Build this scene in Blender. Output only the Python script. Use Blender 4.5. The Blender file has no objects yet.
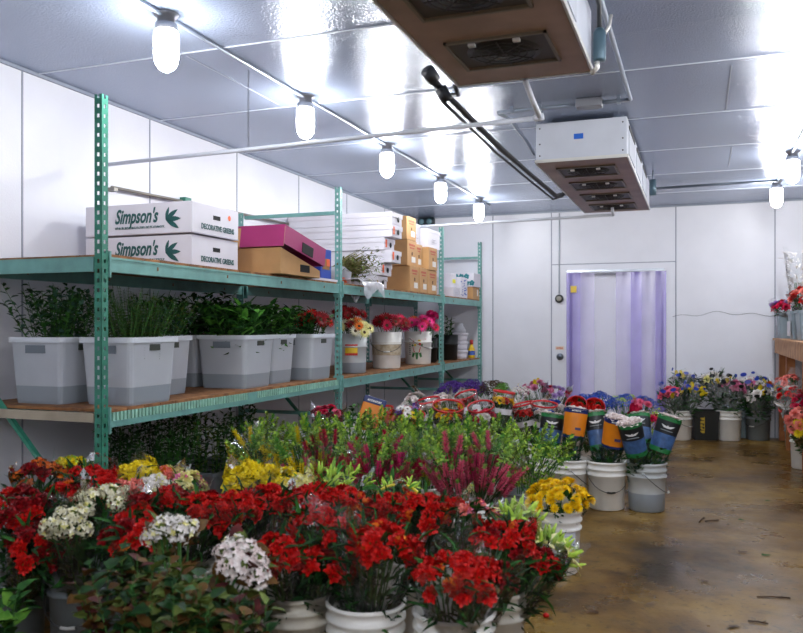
import bpy, math, random
from mathutils import Vector, Matrix, Quaternion
R = math.radians
PI = math.pi
random.seed(11)
sc = bpy.context.scene
col = sc.collection
TH = R(20.3); CT, ST = math.cos(TH), math.sin(TH)
EYE = 1.4; FP = 803.0; HY = 327.0

def W(px, py, d):
    """world point seen at pixel (px, py) at camera depth d"""
    u = (px - 401.5) / FP * d
    return Vector((u*CT - d*ST, u*ST + d*CT, EYE - (py - HY) / FP * d))

def lin(c):
    return tuple((x/12.92 if x <= .04045 else ((x+.055)/1.055)**2.4) for x in c) + (1,)
def hx(s):
    return lin(tuple(int(s[i:i+2], 16)/255 for i in (0, 2, 4)))

# ---------------------------------------------------------------- materials
MATS = {}
def mat(name, c, rough=.5, metal=0, var=.0, scale=8, c2=None, bump=0, bscale=60, spec=.5, trans=0, emit=0, coat=0, detail=4, alpha=0, translu=0):
    if name in MATS: return MATS[name]
    m = bpy.data.materials.new(name); m.use_nodes = True
    nt = m.node_tree; b = nt.nodes['Principled BSDF']; out = nt.nodes['Material Output']
    c = hx(c) if isinstance(c, str) else c
    b.inputs['Base Color'].default_value = c
    b.inputs['Roughness'].default_value = rough
    b.inputs['Metallic'].default_value = metal
    b.inputs['Specular IOR Level'].default_value = spec
    b.inputs['Coat Weight'].default_value = coat
    b.inputs['Transmission Weight'].default_value = trans
    tc = nt.nodes.new('ShaderNodeTexCoord')
    if var or c2:
        n = nt.nodes.new('ShaderNodeTexNoise'); n.inputs['Scale'].default_value = scale; n.inputs['Detail'].default_value = detail
        nt.links.new(tc.outputs['Object'], n.inputs['Vector'])
        r = nt.nodes.new('ShaderNodeValToRGB')
        r.color_ramp.elements[0].position = .35; r.color_ramp.elements[1].position = .65
        if c2: a0, a1 = c, (hx(c2) if isinstance(c2, str) else c2)
        else:
            a0 = tuple(x*(1-var) for x in c[:3]) + (1,); a1 = tuple(min(1, x*(1+var)) for x in c[:3]) + (1,)
        r.color_ramp.elements[0].color = a0; r.color_ramp.elements[1].color = a1
        nt.links.new(n.outputs['Fac'], r.inputs['Fac']); nt.links.new(r.outputs['Color'], b.inputs['Base Color'])
    if bump:
        n2 = nt.nodes.new('ShaderNodeTexNoise'); n2.inputs['Scale'].default_value = bscale; n2.inputs['Detail'].default_value = 3
        nt.links.new(tc.outputs['Object'], n2.inputs['Vector'])
        bp = nt.nodes.new('ShaderNodeBump'); bp.inputs['Strength'].default_value = bump; bp.inputs['Distance'].default_value = .01
        nt.links.new(n2.outputs['Fac'], bp.inputs['Height']); nt.links.new(bp.outputs['Normal'], b.inputs['Normal'])
    if emit:
        b.inputs['Emission Color'].default_value = (.98, .99, 1, 1); b.inputs['Emission Strength'].default_value = emit
    if alpha:      # frosted / film: part of the light passes straight through
        t = nt.nodes.new('ShaderNodeBsdfTransparent'); mx = nt.nodes.new('ShaderNodeMixShader')
        if translu:
            tl = nt.nodes.new('ShaderNodeBsdfTranslucent'); tl.inputs[0].default_value = c; m3 = nt.nodes.new('ShaderNodeMixShader'); m3.inputs[0].default_value = translu
            nt.links.new(t.outputs[0], m3.inputs[1]); nt.links.new(tl.outputs[0], m3.inputs[2]); t = m3
        mx.inputs['Fac'].default_value = alpha
        nt.links.new(b.outputs[0], mx.inputs[1]); nt.links.new(t.outputs[0], mx.inputs[2]); nt.links.new(mx.outputs[0], out.inputs['Surface'])
    MATS[name] = m
    return m

def petal_mat(name, c, c2=None, rough=.45):
    if name in MATS: return MATS[name]
    m = mat(name, c, .6 if name.startswith('leaf') else rough, var=.25, scale=30, c2=c2, spec=.2)
    return m

# ---------------------------------------------------------------- mesh builder
class MB:
    def __init__(s): s.v = []; s.f = []; s.m = []; s.sm = []
    def add(s, vs, fs, mi=0, M=None, smooth=False):
        o = len(s.v)
        if M is not None: vs = [M @ Vector(v) for v in vs]
        s.v.extend([tuple(v) for v in vs])
        for f in fs: s.f.append(tuple(i+o for i in f)); s.m.append(mi); s.sm.append(smooth)
        return s
    def box(s, x0, x1, y0, y1, z0, z1, mi=0, M=None):
        vs = [(x0,y0,z0),(x1,y0,z0),(x1,y1,z0),(x0,y1,z0),(x0,y0,z1),(x1,y0,z1),(x1,y1,z1),(x0,y1,z1)]
        return s.add(vs, [(3,2,1,0),(4,5,6,7),(0,1,5,4),(1,2,6,5),(2,3,7,6),(3,0,4,7)], mi, M)
    def beam(s, a, b, w, h, mi=0):
        """rectangular bar from a to b"""
        a = Vector(a); b = Vector(b); d = b-a; L = d.length
        q = d.to_track_quat('X', 'Z') if abs(d.normalized().z) < .99 else d.to_track_quat('X', 'Y')
        M = Matrix.Translation(a) @ q.to_matrix().to_4x4()
        return s.box(0, L, -w/2, w/2, -h/2, h/2, mi, M)
    def tube(s, pts, r, n=8, mi=0, cap=True):
        pts = [Vector(p) for p in pts]; rings = []
        up = None
        for i, p in enumerate(pts):
            d = (pts[min(i+1, len(pts)-1)] - pts[max(i-1, 0)]).normalized()
            if up is None: up = Vector((0,0,1)) if abs(d.z) < .9 else Vector((1,0,0))
            x = d.cross(up).normalized(); y = x.cross(d).normalized(); up = y
            rr = r[i] if isinstance(r, (list, tuple)) else r
            rings.append([p + x*math.cos(2*PI*k/n)*rr + y*math.sin(2*PI*k/n)*rr for k in range(n)])
        vs = [v for g in rings for v in g]; fs = []
        for i in range(len(pts)-1):
            for k in range(n): fs.append((i*n+k, i*n+(k+1)%n, (i+1)*n+(k+1)%n, (i+1)*n+k))
        if cap: fs += [tuple(range(n))[::-1], tuple((len(pts)-1)*n+k for k in range(n))]
        return s.add(vs, fs, mi, None, True)
    def lathe(s, prof, n=28, mi=0, M=None, capb=False, capt=False, smooth=True, mis=None):
        vs = [(r*math.cos(2*PI*k/n), r*math.sin(2*PI*k/n), z) for r, z in prof for k in range(n)]
        o = len(s.v)
        for i in range(len(prof)-1):
            fs = [(i*n+k, i*n+(k+1)%n, (i+1)*n+(k+1)%n, (i+1)*n+k) for k in range(n)]
            if i == 0: s.add(vs, fs, mis[i] if mis else mi, M, smooth)
            else:
                for f in fs: s.f.append(tuple(a+o for a in f)); s.m.append(mis[i] if mis else mi); s.sm.append(smooth)
        if capb: s.f.append(tuple(o+k for k in range(n))[::-1]); s.m.append(mi); s.sm.append(False)
        if capt: s.f.append(tuple(o+(len(prof)-1)*n+k for k in range(n))); s.m.append(mis[-1] if mis else mi); s.sm.append(False)
        return s
    def mesh(s, name, mats):
        me = bpy.data.meshes.new(name); me.from_pydata(s.v, [], s.f)
        for m in (mats if isinstance(mats, (list, tuple)) else [mats]): me.materials.append(m)
        me.polygons.foreach_set('material_index', s.m); me.polygons.foreach_set('use_smooth', s.sm)
        me.update(); return me
    def build(s, name, mats, parent=None, loc=None, bevel=0):
        return obj(name, s.mesh(name, mats), parent, loc, bevel)

def obj(name, me, parent=None, loc=None, bevel=0):
    o = bpy.data.objects.new(name, me); col.objects.link(o)
    if parent is not None: o.parent = parent
    if loc is not None: o.location = loc
    if bevel:
        b = o.modifiers.new('bevel', 'BEVEL'); b.width = bevel; b.segments = 2; b.limit_method = 'ANGLE'
    return o
def tag(o, label, cat, group=None):
    o['label'] = label; o['category'] = cat
    if group: o['group'] = group
    return o
def thing(name, label, cat, loc=(0,0,0), rz=0, group=None):
    o = bpy.data.objects.new(name, None); col.objects.link(o); o.location = loc; o.rotation_euler = (0,0,rz)
    o.empty_display_size = .1
    return tag(o, label, cat, group)
def struct(o): o['kind'] = 'structure'; return o
def text(name, body, size, parent, loc, rot, m, shear=0, off=0, align='LEFT', sx=1, ext=.0006):
    cu = bpy.data.curves.new(name, 'FONT'); cu.body = body; cu.size = size; cu.shear = shear; cu.offset = off
    cu.align_x = align; cu.extrude = ext; cu.materials.append(m); cu.resolution_u = 3
    tmp = bpy.data.objects.new(name, cu); me = bpy.data.meshes.new_from_object(tmp); bpy.data.objects.remove(tmp)
    o = bpy.data.objects.new(name, me); col.objects.link(o); o.parent = parent; o.location = loc; o.rotation_euler = rot; o.scale = (sx, 1, 1)
    return o

def fineprint(name, w, h, n, parent, loc, rot, m, seed=1):
    """small unreadable print: a row of strokes on a thin rule"""
    rd = random.Random(seed); b = MB(); b.box(0, w, 0, h*.12, -.0004, .0004)
    for k in range(n):
        x = w*k/n
        b.box(x, x+w/n*.30, h*.12, h*rd.uniform(.6, 1), -.0004, .0004)
        b.box(x+w/n*.30, x+w/n*.75, h*rd.choice((.12,.45,.75)), h*.9, -.0004, .0004)
    o = b.build(name, m, parent); o.location = loc; o.rotation_euler = rot; return o

# ---------------------------------------------------------------- camera
cam = bpy.data.cameras.new('camera'); co = bpy.data.objects.new('camera', cam); col.objects.link(co)
co.location = (0, 0, EYE); co.rotation_euler = (R(90), 0, TH)
cam.sensor_width = 36; cam.lens = 36; cam.shift_y = 10.5/803; cam.clip_start = .05
cam.dof.use_dof = True; cam.dof.focus_distance = 6.3; cam.dof.aperture_fstop = 3.2
sc.camera = co
sc.view_settings.view_transform = 'Standard'; sc.view_settings.look = 'None'; sc.view_settings.gamma = 1
sc.view_settings.exposure = 1.4
sc.cycles.transparent_max_bounces = 24; sc.cycles.max_bounces = 8; sc.cycles.diffuse_bounces = 5
sc.cycles.use_denoising = True
sc.cycles.sample_clamp_indirect = 6
wd = bpy.data.worlds.new('world'); sc.world = wd; wd.use_nodes = True
wd.node_tree.nodes['Background'].inputs['Color'].default_value = (.02, .022, .025, 1)

# ---------------------------------------------------------------- room
XL, XR, YB, YN, HC = -3.92, 2.25, 11.15, -5.2, 3.0
wallm = mat('white_wall_panel', 'd9dae2', .38, var=.03, scale=2.2, bump=.12, bscale=90)
ceilm = mat('ceiling_panel', '97a3ba', .19, metal=.4, var=.05, scale=1.2, bump=.5, bscale=75)
seamm = mat('seam_grey', '8d93a0', .5)
seamw = mat('seam_white', 'ccd2dc', .5)

def floor_mat():
    m = bpy.data.materials.new('wet_concrete'); m.use_nodes = True; nt = m.node_tree; b = nt.nodes['Principled BSDF']
    tc = nt.nodes.new('ShaderNodeTexCoord')
    def noise(sc_, det, rough=.6, dist=0):
        n = nt.nodes.new('ShaderNodeTexNoise'); n.inputs['Scale'].default_value = sc_; n.inputs['Detail'].default_value = det
        n.inputs['Roughness'].default_value = rough; n.inputs['Distortion'].default_value = dist
        nt.links.new(tc.outputs['Object'], n.inputs['Vector']); return n
    def ramp(src, stops):
        r = nt.nodes.new('ShaderNodeValToRGB'); e = r.color_ramp.elements
        while len(e) < len(stops): e.new(.5)
        for i, (p, c) in enumerate(stops): e[i].position = p; e[i].color = c
        nt.links.new(src.outputs[0], r.inputs['Fac']); return r
    n1 = noise(1.1, 8, .65, .4)
    r1 = ramp(n1, [(.33, hx('38270c')), (.5, hx('6f511d')), (.66, hx('997a3a'))])
    n2 = noise(6, 9, .8, .2)
    r2 = ramp(n2, [(.36, (.35,.33,.3,1)), (.46, (.95,.95,.95,1)), (.62, (1,1,1,1)), (.72, (1.25,1.22,1.2,1))])
    mx = nt.nodes.new('ShaderNodeMix'); mx.data_type = 'RGBA'; mx.blend_type = 'MULTIPLY'; mx.inputs[0].default_value = .9
    nt.links.new(r1.outputs[0], mx.inputs[6]); nt.links.new(r2.outputs[0], mx.inputs[7])
    n3 = noise(22, 4, .6)
    r3 = ramp(n3, [(.34, (.22,.18,.14,1)), (.40, (1,1,1,1))])
    m2 = nt.nodes.new('ShaderNodeMix'); m2.data_type = 'RGBA'; m2.blend_type = 'MULTIPLY'; m2.inputs[0].default_value = .7
    nt.links.new(mx.outputs[2], m2.inputs[6]); nt.links.new(r3.outputs[0], m2.inputs[7])
    nt.links.new(m2.outputs[2], b.inputs['Base Color']); b.inputs['Specular IOR Level'].default_value = .38
    rr = ramp(noise(1.8, 6, .6), [(.35, (.2,.2,.2,1)), (.65, (.5,.5,.5,1))])
    nt.links.new(rr.outputs[0], b.inputs['Roughness'])
    bp = nt.nodes.new('ShaderNodeBump'); bp.inputs['Strength'].default_value = .25; bp.inputs['Distance'].default_value = .01
    nt.links.new(noise(9, 7, .7).outputs[0], bp.inputs['Height']); nt.links.new(bp.outputs[0], b.inputs['Normal'])
    return m

struct(MB().box(XL-.1, XR+.1, YN-.1, YB+.1, -.1, 0).build('floor', floor_mat()))
struct(MB().box(XL-.1, XR+.1, YN-.1, YB+.1, HC, HC+.1).build('ceiling', ceilm))
struct(MB().box(XL-.1, XL, YN, YB, 0, HC).build('wall_left', wallm))
struct(MB().box(XR, XR+.1, YN, YB, 0, HC).build('wall_right', wallm))
struct(MB().box(XL-.1, XR+.1, YN-.1, YN, 0, HC).build('wall_near', wallm))
DX0, DX1, DZ = -1.66, -.44, 2.13
b = MB()
b.box(XL-.1, DX0, YB, YB+.1, 0, HC); b.box(DX1, XR+.1, YB, YB+.1, 0, HC); b.box(DX0, DX1, YB, YB+.1, DZ, HC)
struct(b.build('wall_back', wallm))
# seams as thin battens in the panel joints
n = 1
def seam(x0,x1,y0,y1,z0,z1, m=seamm):
    global n
    struct(MB().box(x0,x1,y0,y1,z0,z1).build('trim_%d' % n, m)); n += 1
for y in (1.4, 2.62, 3.84, 5.07, 6.3, 7.5, 8.72, 9.94): seam(XL-.002, XL+.0035, y-.006, y+.006, 0, HC)
for x in (-2.74, -1.91, DX1+.16, .906, 2.1): seam(x-.008, x+.008, YB-.0035, YB+.002, 0, HC)
seam(-1.91, DX1+.16, YB-.0035, YB+.002, 2.255, 2.267)
for i, y in enumerate((1.52, 2.74, 3.96, 5.18, 6.41, 7.62, 8.84, 10.06)): seam(XL, XR, y-.005, y+.005, HC-.0035, HC+.002, seamw)
for x, y0, y1 in ((.19, 5.3, 6.38), (.28, 7.7, 8.6), (-2.83, 4.0, 5.1)): seam(x-.004, x+.004, y0, y1, HC-.0035, HC+.002)
seam(XL, XR, YB-.02, YB-.001, HC-.02, HC-.001, mat('corner_grey', '8f97a5', .5))
seam(XL+.001, XL+.02, YN, YB, HC-.02, HC-.001, MATS['corner_grey'])

# door slab behind the curtain
doorw = mat('door_white', 'e8e8f0', .35, var=.03, scale=3)
dr = struct(MB().box(DX0, DX1, YB+.06, YB+.1, 0, DZ).build('door_1', doorw))
frm = MB(); frm.box(DX0, DX0+.022, YB-.012, YB+.06, 0, DZ); frm.box(DX1-.022, DX1, YB-.012, YB+.06, 0, DZ); frm.box(DX0+.022, DX1-.022, YB-.012, YB+.06, DZ-.022, DZ)
frm.build('door_frame', mat('dark_gasket', '3c4048', .5), dr)

# strip curtain
pvc = mat('violet_pvc', 'a595ea', .16, alpha=.5, spec=.8, var=.08, scale=3)
pvcl = mat('pale_violet_pvc', 'd2caf6', .15, alpha=.6, spec=.8, var=.05, scale=3)
pvcc = mat('clear_pvc', 'd6d6f2', .14, alpha=.8, spec=.8)
cur = thing('strip_curtain', 'violet tinted plastic strip curtain hanging over the back doorway', 'curtain', (0, 0, 0))
rail = MB(); rail.box(DX0-.03, DX1+.03, YB-.05, YB-.0125, 2.145, 2.175)
rail.build('rail', mat('alu', 'b9bfc8', .3, metal=.8), cur)
def strip(x0, x1, m, k):
    b = MB(); nn = 8; zs = [.06, .5, 1.0, 1.5, 2.14]
    yo = YB-.030-.006*(k % 2)
    vs = [];
    for z in zs:
        for i in range(nn+1):
            t = i/nn
            vs.append((x0+(x1-x0)*t, yo - .008*math.sin(PI*t) - .003*math.sin(z*3+k), z))
    fs = [(j*(nn+1)+i, j*(nn+1)+i+1, (j+1)*(nn+1)+i+1, (j+1)*(nn+1)+i) for j in range(len(zs)-1) for i in range(nn)]
    b.add(vs, fs, 0, None, True)
    return b.build('strip', m, cur)
edges = [-1.69, -1.50, -1.335, -1.03, -.86, -.70, -.545, -.41]
for k in range(len(edges)-1):
    strip(edges[k]-.012, edges[k+1]+.012, (pvc, pvcl, pvcc, pvcl, pvc, pvcl, pvc)[k], k)
st = MB(); st.box(-1.64, -1.56, YB-.058, YB-.0545, 1.87, 1.96); st.build('warning_sticker', mat('yellow_sticker', 'd9b93c', .5), cur)

# things on the back wall
grey = mat('conduit_grey', '86909e', .35, metal=.3)
t = thing('dial_thermometer', 'round dark dial gauge on the wall left of the curtained doorway', 'gauge', (-1.80, YB, 1.79))
MB().lathe([(0,0),(.058,0),(.058,.03),(.05,.045),(.0,.045)], 20, M=Matrix.Rotation(R(90),4,'X')).build('case', mat('gauge_dark', '2e3338', .4), t)
MB().lathe([(0,.0),(.036,.0),(.036,.004),(0,.004)], 16, M=Matrix.Translation((0,-.046,0)) @ Matrix.Rotation(R(90),4,'X')).build('dial_face', mat('gauge_face', '9c9a90', .4), t)
tag(MB().tube([(-1.80, YB-.014, 1.86), (-1.80, YB-.014, 2.97)], .009).build('conduit', mat('conduit_pale', 'b4bbc6', .4)), 'thin grey conduit running up the back wall above the dial gauge', 'conduit')
t = thing('round_lock', 'small round grey push release lock left of the doorway', 'lock', (-1.79, YB, .99))
MB().lathe([(0,0),(.048,0),(.048,.02),(.0,.02)], 20, M=Matrix.Rotation(R(90),4,'X')).build('base_plate', mat('lock_grey', '6f7680', .4, metal=.5), t)
MB().lathe([(0,.02),(.025,.02),(.02,.05),(0,.05)], 16, M=Matrix.Rotation(R(90),4,'X')).build('knob', mat('lock_dark', '555b66', .3, metal=.5), t)
t = tag(MB().box(-1.855,-1.735, YB-.004, YB, 1.085, 1.135).build('notice_label', mat('cream_label', 'dcc9b8', .6)), 'small cream and orange notice label above the round lock', 'label')
fineprint('print', .09, .022, 5, t, (-1.84, YB-.005, 1.099), (R(90),0,0), mat('orange_ink', 'c8562a', .6))
pts = [( -.32+ i*.0613, YB-.004, 1.555+.02*math.sin(i*.9)-.02*math.cos(i*.35)+i*.001) for i in range(21)]
tag(MB().tube(pts, .003, 6).build('cable', mat('cable_grey', '6d7078', .6)), 'thin loose wire strung along the back wall right of the door', 'cable')

# ---------------------------------------------------------------- ceiling lamps
glow = mat('lamp_glow', 'ffffff', .3, emit=48)
boxm = mat('lamp_box', '8d8f96', .4, metal=.5)
def lamp(x, y, label, group):
    t = thing('ceiling_lamp', label, 'lamp', (x, y, HC), 0, group)
    MB().lathe([(0,0),(.062,0),(.062,-.012),(.045,-.016),(.045,-.05),(.03,-.055)], 20).build('junction_box', boxm, t)
    MB().lathe([(.03,-.05),(.056,-.055),(.058,-.085),(.05,-.09)], 20).build('collar', boxm, t)
    MB().lathe([(.05,-.088),(.06,-.10),(.062,-.14),(.062,-.22),(.055,-.255),(.038,-.282),(.016,-.295),(.0,-.297)], 20).build('glass_globe', glow, t)
    return t
LY = [3.43, 4.98, 6.53, 8.08, 9.65]
names = ['first and nearest', 'second', 'third', 'fourth', 'fifth and farthest']
for y, nm in zip(LY, names):
    lamp(-2.55, y, 'glowing jar lamp over the shelves, %s of the left row' % nm, 'jar lamps of the left ceiling row')
for y, nm in zip([-4.3, -2.75, -1.2, .33, 1.88]+LY, ['added fill last toward the near wall', 'added fill fourth behind the viewer', 'added fill second behind the viewer', 'added fill first behind the viewer', 'added fill beside the viewer', 'just ahead of the viewer', 'over the bench', 'cut off by the frame', 'nearer visible', 'farther visible']):  # lamps beside and behind the viewer are out of view, added to light the foreground
    lamp(.80, y, 'glowing jar lamp on the right side of the ceiling, %s one' % nm, 'jar lamps of the right ceiling row')
for y, nm in ((-4.3, 'farthest'), (-3.0, 'third'), (-1.6, 'second'), (-.3, 'first')):  # whole middle row is unseen, added as extra fill for the front buckets
    lamp(-.88, y, 'added unseen jar lamp of the middle row behind the viewer, %s from the viewer' % nm, 'added fill lamps of the middle ceiling row')
tag(MB().tube([(-2.55, YN+.1, 2.985), (-2.55, 10.2, 2.985)], .011).build('conduit', grey), 'straight grey conduit linking the left row of ceiling lamps', 'conduit')
tag(MB().tube([(.80, -4.6, 2.985), (.80, 9.65, 2.985)], .011).build('conduit', grey), 'straight grey conduit linking the right row of ceiling lamps', 'conduit')
tag(MB().tube([(-.47, 9.47, 2.96), (.80, 9.47, 2.97)], .014).build('conduit', mat('conduit_dark', '5c6570', .4, metal=.5)), 'crosswise conduit from the far cooler to the right lamps', 'conduit')
t = thing('junction_box', 'grey junction box with conduit stubs on the ceiling behind the near cooler', 'junction box', (-.72, 5.75, 2.97))
MB().box(-.09, .09, -.05, .05, -.03, .03).build('box_body', boxm, t, bevel=.006)
MB().tube([(-.08, 0, 0), (-.66, 0, 0)], .013).build('conduit_stub', grey, t)
MB().tube([(.08, 0, 0), (.28, 0, 0)], .013).build('conduit_stub', grey, t)
for k in (-.55, -.35, .2): MB().box(k-.012, k+.012, -.02, .02, -.018, .029).build('clamp', grey, t)
tag(MB().tube([(-.44, 1.0, 2.97), (-.44, 5.74, 2.97)], .014).build('conduit', grey), 'bright conduit beside the near cooler running lengthwise', 'conduit')
tag(MB().tube([(-1.37, 5.75, 2.96), (-1.33, 5.95, 2.96), (-1.30, 6.4, 2.90), (-1.25, 6.5, 2.80)], .013).build('conduit', grey), 'bent grey conduit dropping to the side of the far cooler', 'conduit')

# ---------------------------------------------------------------- evaporator coolers
cbm = mat('cooler_brown', '9a7d68', .45, var=.15, scale=4)
cwm = mat('cooler_white', 'c8ccd6', .35, var=.06, scale=3)
vdm = mat('vent_dark', '1f1b17', .5)
vfm = mat('vent_frame', '70634f', .4)
ednm = mat('edge_metal', 'd8d6d0', .35, metal=.4)
def cooler(y0, label):
    t = thing('ceiling_cooler', label, 'cooler', (-.84, y0, 2.67), 0)
    L = 2.9; w = .34; h = .30
    b = MB(); b.box(-w, w, 0, L, .012, h); b.build('casing', cwm, t, bevel=.004)
    MB().box(-w+.004, w-.004, .004, L-.004, 0, .012).build('drip_pan', cbm, t)
    e = MB(); e.box(w, w+.010, 0, L, -.006, .02); e.box(-w-.010, -w, 0, L, -.006, .02); e.box(-w, w, -.008, 0, -.004, .02); e.box(-w, w, L, L+.008, -.004, .02)
    e.build('edge_trim', ednm, t)
    for i in range(4):
        a_ = 0
        yc = (.46 + i*.68) if y0 > 3 else (.42+i*.68)
        f = MB(); a, c = .23, .20
        f.box(-a, a, yc-c, yc-c+.014, -.012, 0); f.box(-a, a, yc+c-.014, yc+c, -.012, 0)
        f.box(-a, -a+.014, yc-c, yc+c, -.012, 0); f.box(a-.014, a, yc-c, yc+c, -.012, 0)
        fo = f.build('vent_frame', vfm, t)
        g = MB(); g.lathe([(.0,-.0045),(.17,-.0045),(.17,.001)], 28, M=Matrix.Translation((0,yc,-.001)))
        for k in range(1, 5):
            rr = .035*k
            g.lathe([(rr,-.010),(rr+.005,-.010),(rr+.005,-.014),(rr,-.014),(rr,-.010)], 28, M=Matrix.Translation((0,yc,0)), mi=1)
        for k in range(4):
            an = k*PI/4; g.beam((-.16*math.cos(an), yc-.16*math.sin(an), -.012), (.16*math.cos(an), yc+.16*math.sin(an), -.012), .005, .005, 1)
        g.box(-.225, .225, yc-.175, yc+.175, -.003, -.0005, 2)
        g.build('fan_grille', [vdm, mat('grille_wire', '2c2620', .6), mat('vent_plate', '3d3428', .5)], fo)
        for k in (-.1, .1): MB().box(k-.015, k+.015, yc-c-.006, yc-c+.02, -.032, -.0205).build('bracket', ednm, fo)
    # side louvres on the right
    for i in range(3):
        s = MB(); y_ = .15+i*.8
        s.box(w, w+.006, y_, y_+.6, .05, .23); s.build('side_grille', mat('grille_white', 'b9bdc6', .5), t)
        s = MB(); s.box(w+.001, w+.008, y_+.02, y_+.58, .24, .27); s.build('side_slot', vdm, t)
    for x in (-.25, .25):
        MB().box(x-.02, x+.02, .1, L-.1, h, h+.0298).build('hanger', grey, t)
    return t
c1 = cooler(1.17, 'white boxed ceiling cooler with brown underside, the near one cut by the frame')
c2 = cooler(6.19, 'white boxed ceiling cooler with blue tag on its front, farther one')
MB().box(-.05, .02, -.0045, -.0002, .16, .2).build('blue_tag', mat('blue_tag', '1f63c8', .5), c2)
for k in (-.32, .32):
    for z in (.05, .14, .26): MB().lathe([(0,0),(.006,0),(.006,.004),(0,.004)], 8, M=Matrix.Translation((k*.97,0,z)) @ Matrix.Rotation(R(90),4,'X')).build('rivet', vdm, c2)
# grey cylinder with pipes right of near unit
t = thing('valve_canister', 'grey valve canister with pipe fittings at the right side of the near cooler', 'valve', (-.455, 4.02, 2.70))
MB().lathe([(0,0),(.03,.0),(.032,.01),(.032,.14),(.02,.16),(0,.16)], 16).build('canister', mat('valve_blue', '4c6470', .4, metal=.3), t)
MB().tube([(0,0,.15),(0,0,.2),(.01,-.1,.24),(.01,-.5,.25)], .012).build('pipe', mat('dark_pipe', '2a2d30', .5), t)
MB().tube([(-.01,0,.0),(-.01,.0,-.03),(-.04,.02,-.05)], .012).build('fitting', ednm, t)
MB().tube([(0.02,.0,.12),(.045,.03,.18),(.05,.06,.24)], .008).build('pipe', ednm, t)
t = thing('valve_canister', 'small grey canister at the right rear of the far cooler', 'valve', (-.44, 8.62, 2.75))
MB().lathe([(0,0),(.035,.0),(.035,.16),(0,.16)], 14).build('canister', MATS['valve_blue'], t)
MB().tube([(0,0,.16),(0,0,.2),(0,.03,.245)], .01).build('pipe', grey, t)
# black insulated line with valves
blk = mat('black_foam', '17181a', .6, bump=.3, bscale=40)
t = thing('refrigerant_line', 'black insulated pipe sagging from the near cooler to the far one', 'pipe', (0,0,0))
P0 = W(447, 95, 4.5)
pts = [P0, W(470,118,4.9), W(500,148,5.7), W(530,174,6.7), W(556,196,7.7), (-1.27, 8.25, 2.76), (-1.20, 8.3, 2.74)]
MB().tube(pts, [.016,.018,.02,.018,.02,.019,.016], 10).build('insulation', blk, t)
MB().tube([Vector(p)+Vector((-.03,0,-.03)) for p in pts[:-1]], .009, 8).build('thin_pipe', blk, t)
MB().tube([W(430,78,4.35), P0], .02, 8).build('valve_body', mat('valve_dark', '25262a', .4), t)
MB().tube([W(427,70,4.3), W(434,80,4.35)], .038, 10).build('valve_cap', MATS['valve_dark'], t)
MB().tube([W(440,88,4.4), W(448,101,4.42)], .034, 10).build('valve_cap', MATS['valve_dark'], t)
MB().tube([W(455,86,4.3), W(458,95,4.4), P0], .012, 8).build('elbow', MATS['valve_dark'], t)
# drains
whp = mat('white_pipe', 'c9cdd6', .35)
t = thing('drain_pipe', 'long white drain pipe crossing over the shelves from the near cooler', 'pipe', (0,0,0))
MB().tube([(-3.66, 4.31, 2.475), (-.80, 4.31, 2.525)], .013).build('horizontal_run', whp, t)
MB().tube([(-.83, 4.06, 2.66), (-.82, 4.18, 2.60), (-.80, 4.30, 2.53)], .016).build('drop_run', whp, t)
MB().tube([(-.83, 4.31, 2.525), (-.78, 4.31, 2.53)], .02).build('elbow', whp, t)
ch = MB()
for i in range(24):
    z = 2.495 + i*.0208
    M = Matrix.Translation((-2.60, 4.31, z)) @ Matrix.Rotation(R(90*(i % 2)), 4, 'Z')
    ch.tube([M @ Vector((.006*math.cos(a), 0, .013*math.sin(a))) for a in [k*PI/3 for k in range(7)]], .002, 5)
ch.build('hanging_chain', mat('chain', '5a5f68', .4, metal=.6), t)
t = thing('drain_pipe', 'thin white drain pipe at the back going from the far cooler to the left', 'pipe', (0,0,0))
MB().tube([(XL, 8.78, 2.55), (-.85, 8.78, 2.59)], .016).build('horizontal_run', whp, t)
MB().tube([(-.85, 8.78, 2.59), (-.85, 8.71, 2.62), (-.85, 8.68, 2.665)], .016).build('drop_run', whp, t)
# bar on the left wall
t = thing('wall_bar', 'thin dark metal bar along the left wall with a green clip', 'bar', (0,0,0))
MB().tube([(-3.88, 4.60, 2.385), (-3.88, 5.9, 2.42), (-3.88, 7.4, 2.44)], .012).build('bar_rod', mat('bar_metal', '8a857c', .4, metal=.5), t)
MB().box(-3.9, -3.845, 5.42, 5.50, 2.38, 2.44).build('clip', mat('clip_green', '2c7a64', .5), t)
for y in (4.62, 7.38): MB().box(-3.918, -3.86, y-.02, y+.02, 2.36 if y < 5 else 2.43, 2.385 if y < 5 else 2.455).build('wall_bracket', MATS['bar_metal'], t)
# emergency light
p = (-3.72, YB, 2.93)
t = thing('emergency_light', 'dark twin lens emergency light in the far left ceiling corner', 'light', p)
bb = MB(); bb.tube([(-.12,-.04,0),(-.11,-.04,0),(.11,-.04,0),(.12,-.04,0)], [.05,.066,.066,.05], 14); bb.build('housing', mat('em_dark', '1c2a30', .35), t)
MB().box(-.05,.05,-.03,0,-.02,.02).build('wall_plate', MATS['em_dark'], t)
for k in (-.06, .06):
    MB().lathe([(0,.0),(.035,.0),(.042,.012),(.038,.03),(0,.03)], 16, M=Matrix.Translation((k,-.085,0)) @ Matrix.Rotation(R(90),4,'X')).build('lens', mat('em_lens', '5f7f88', .2), t)
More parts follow.
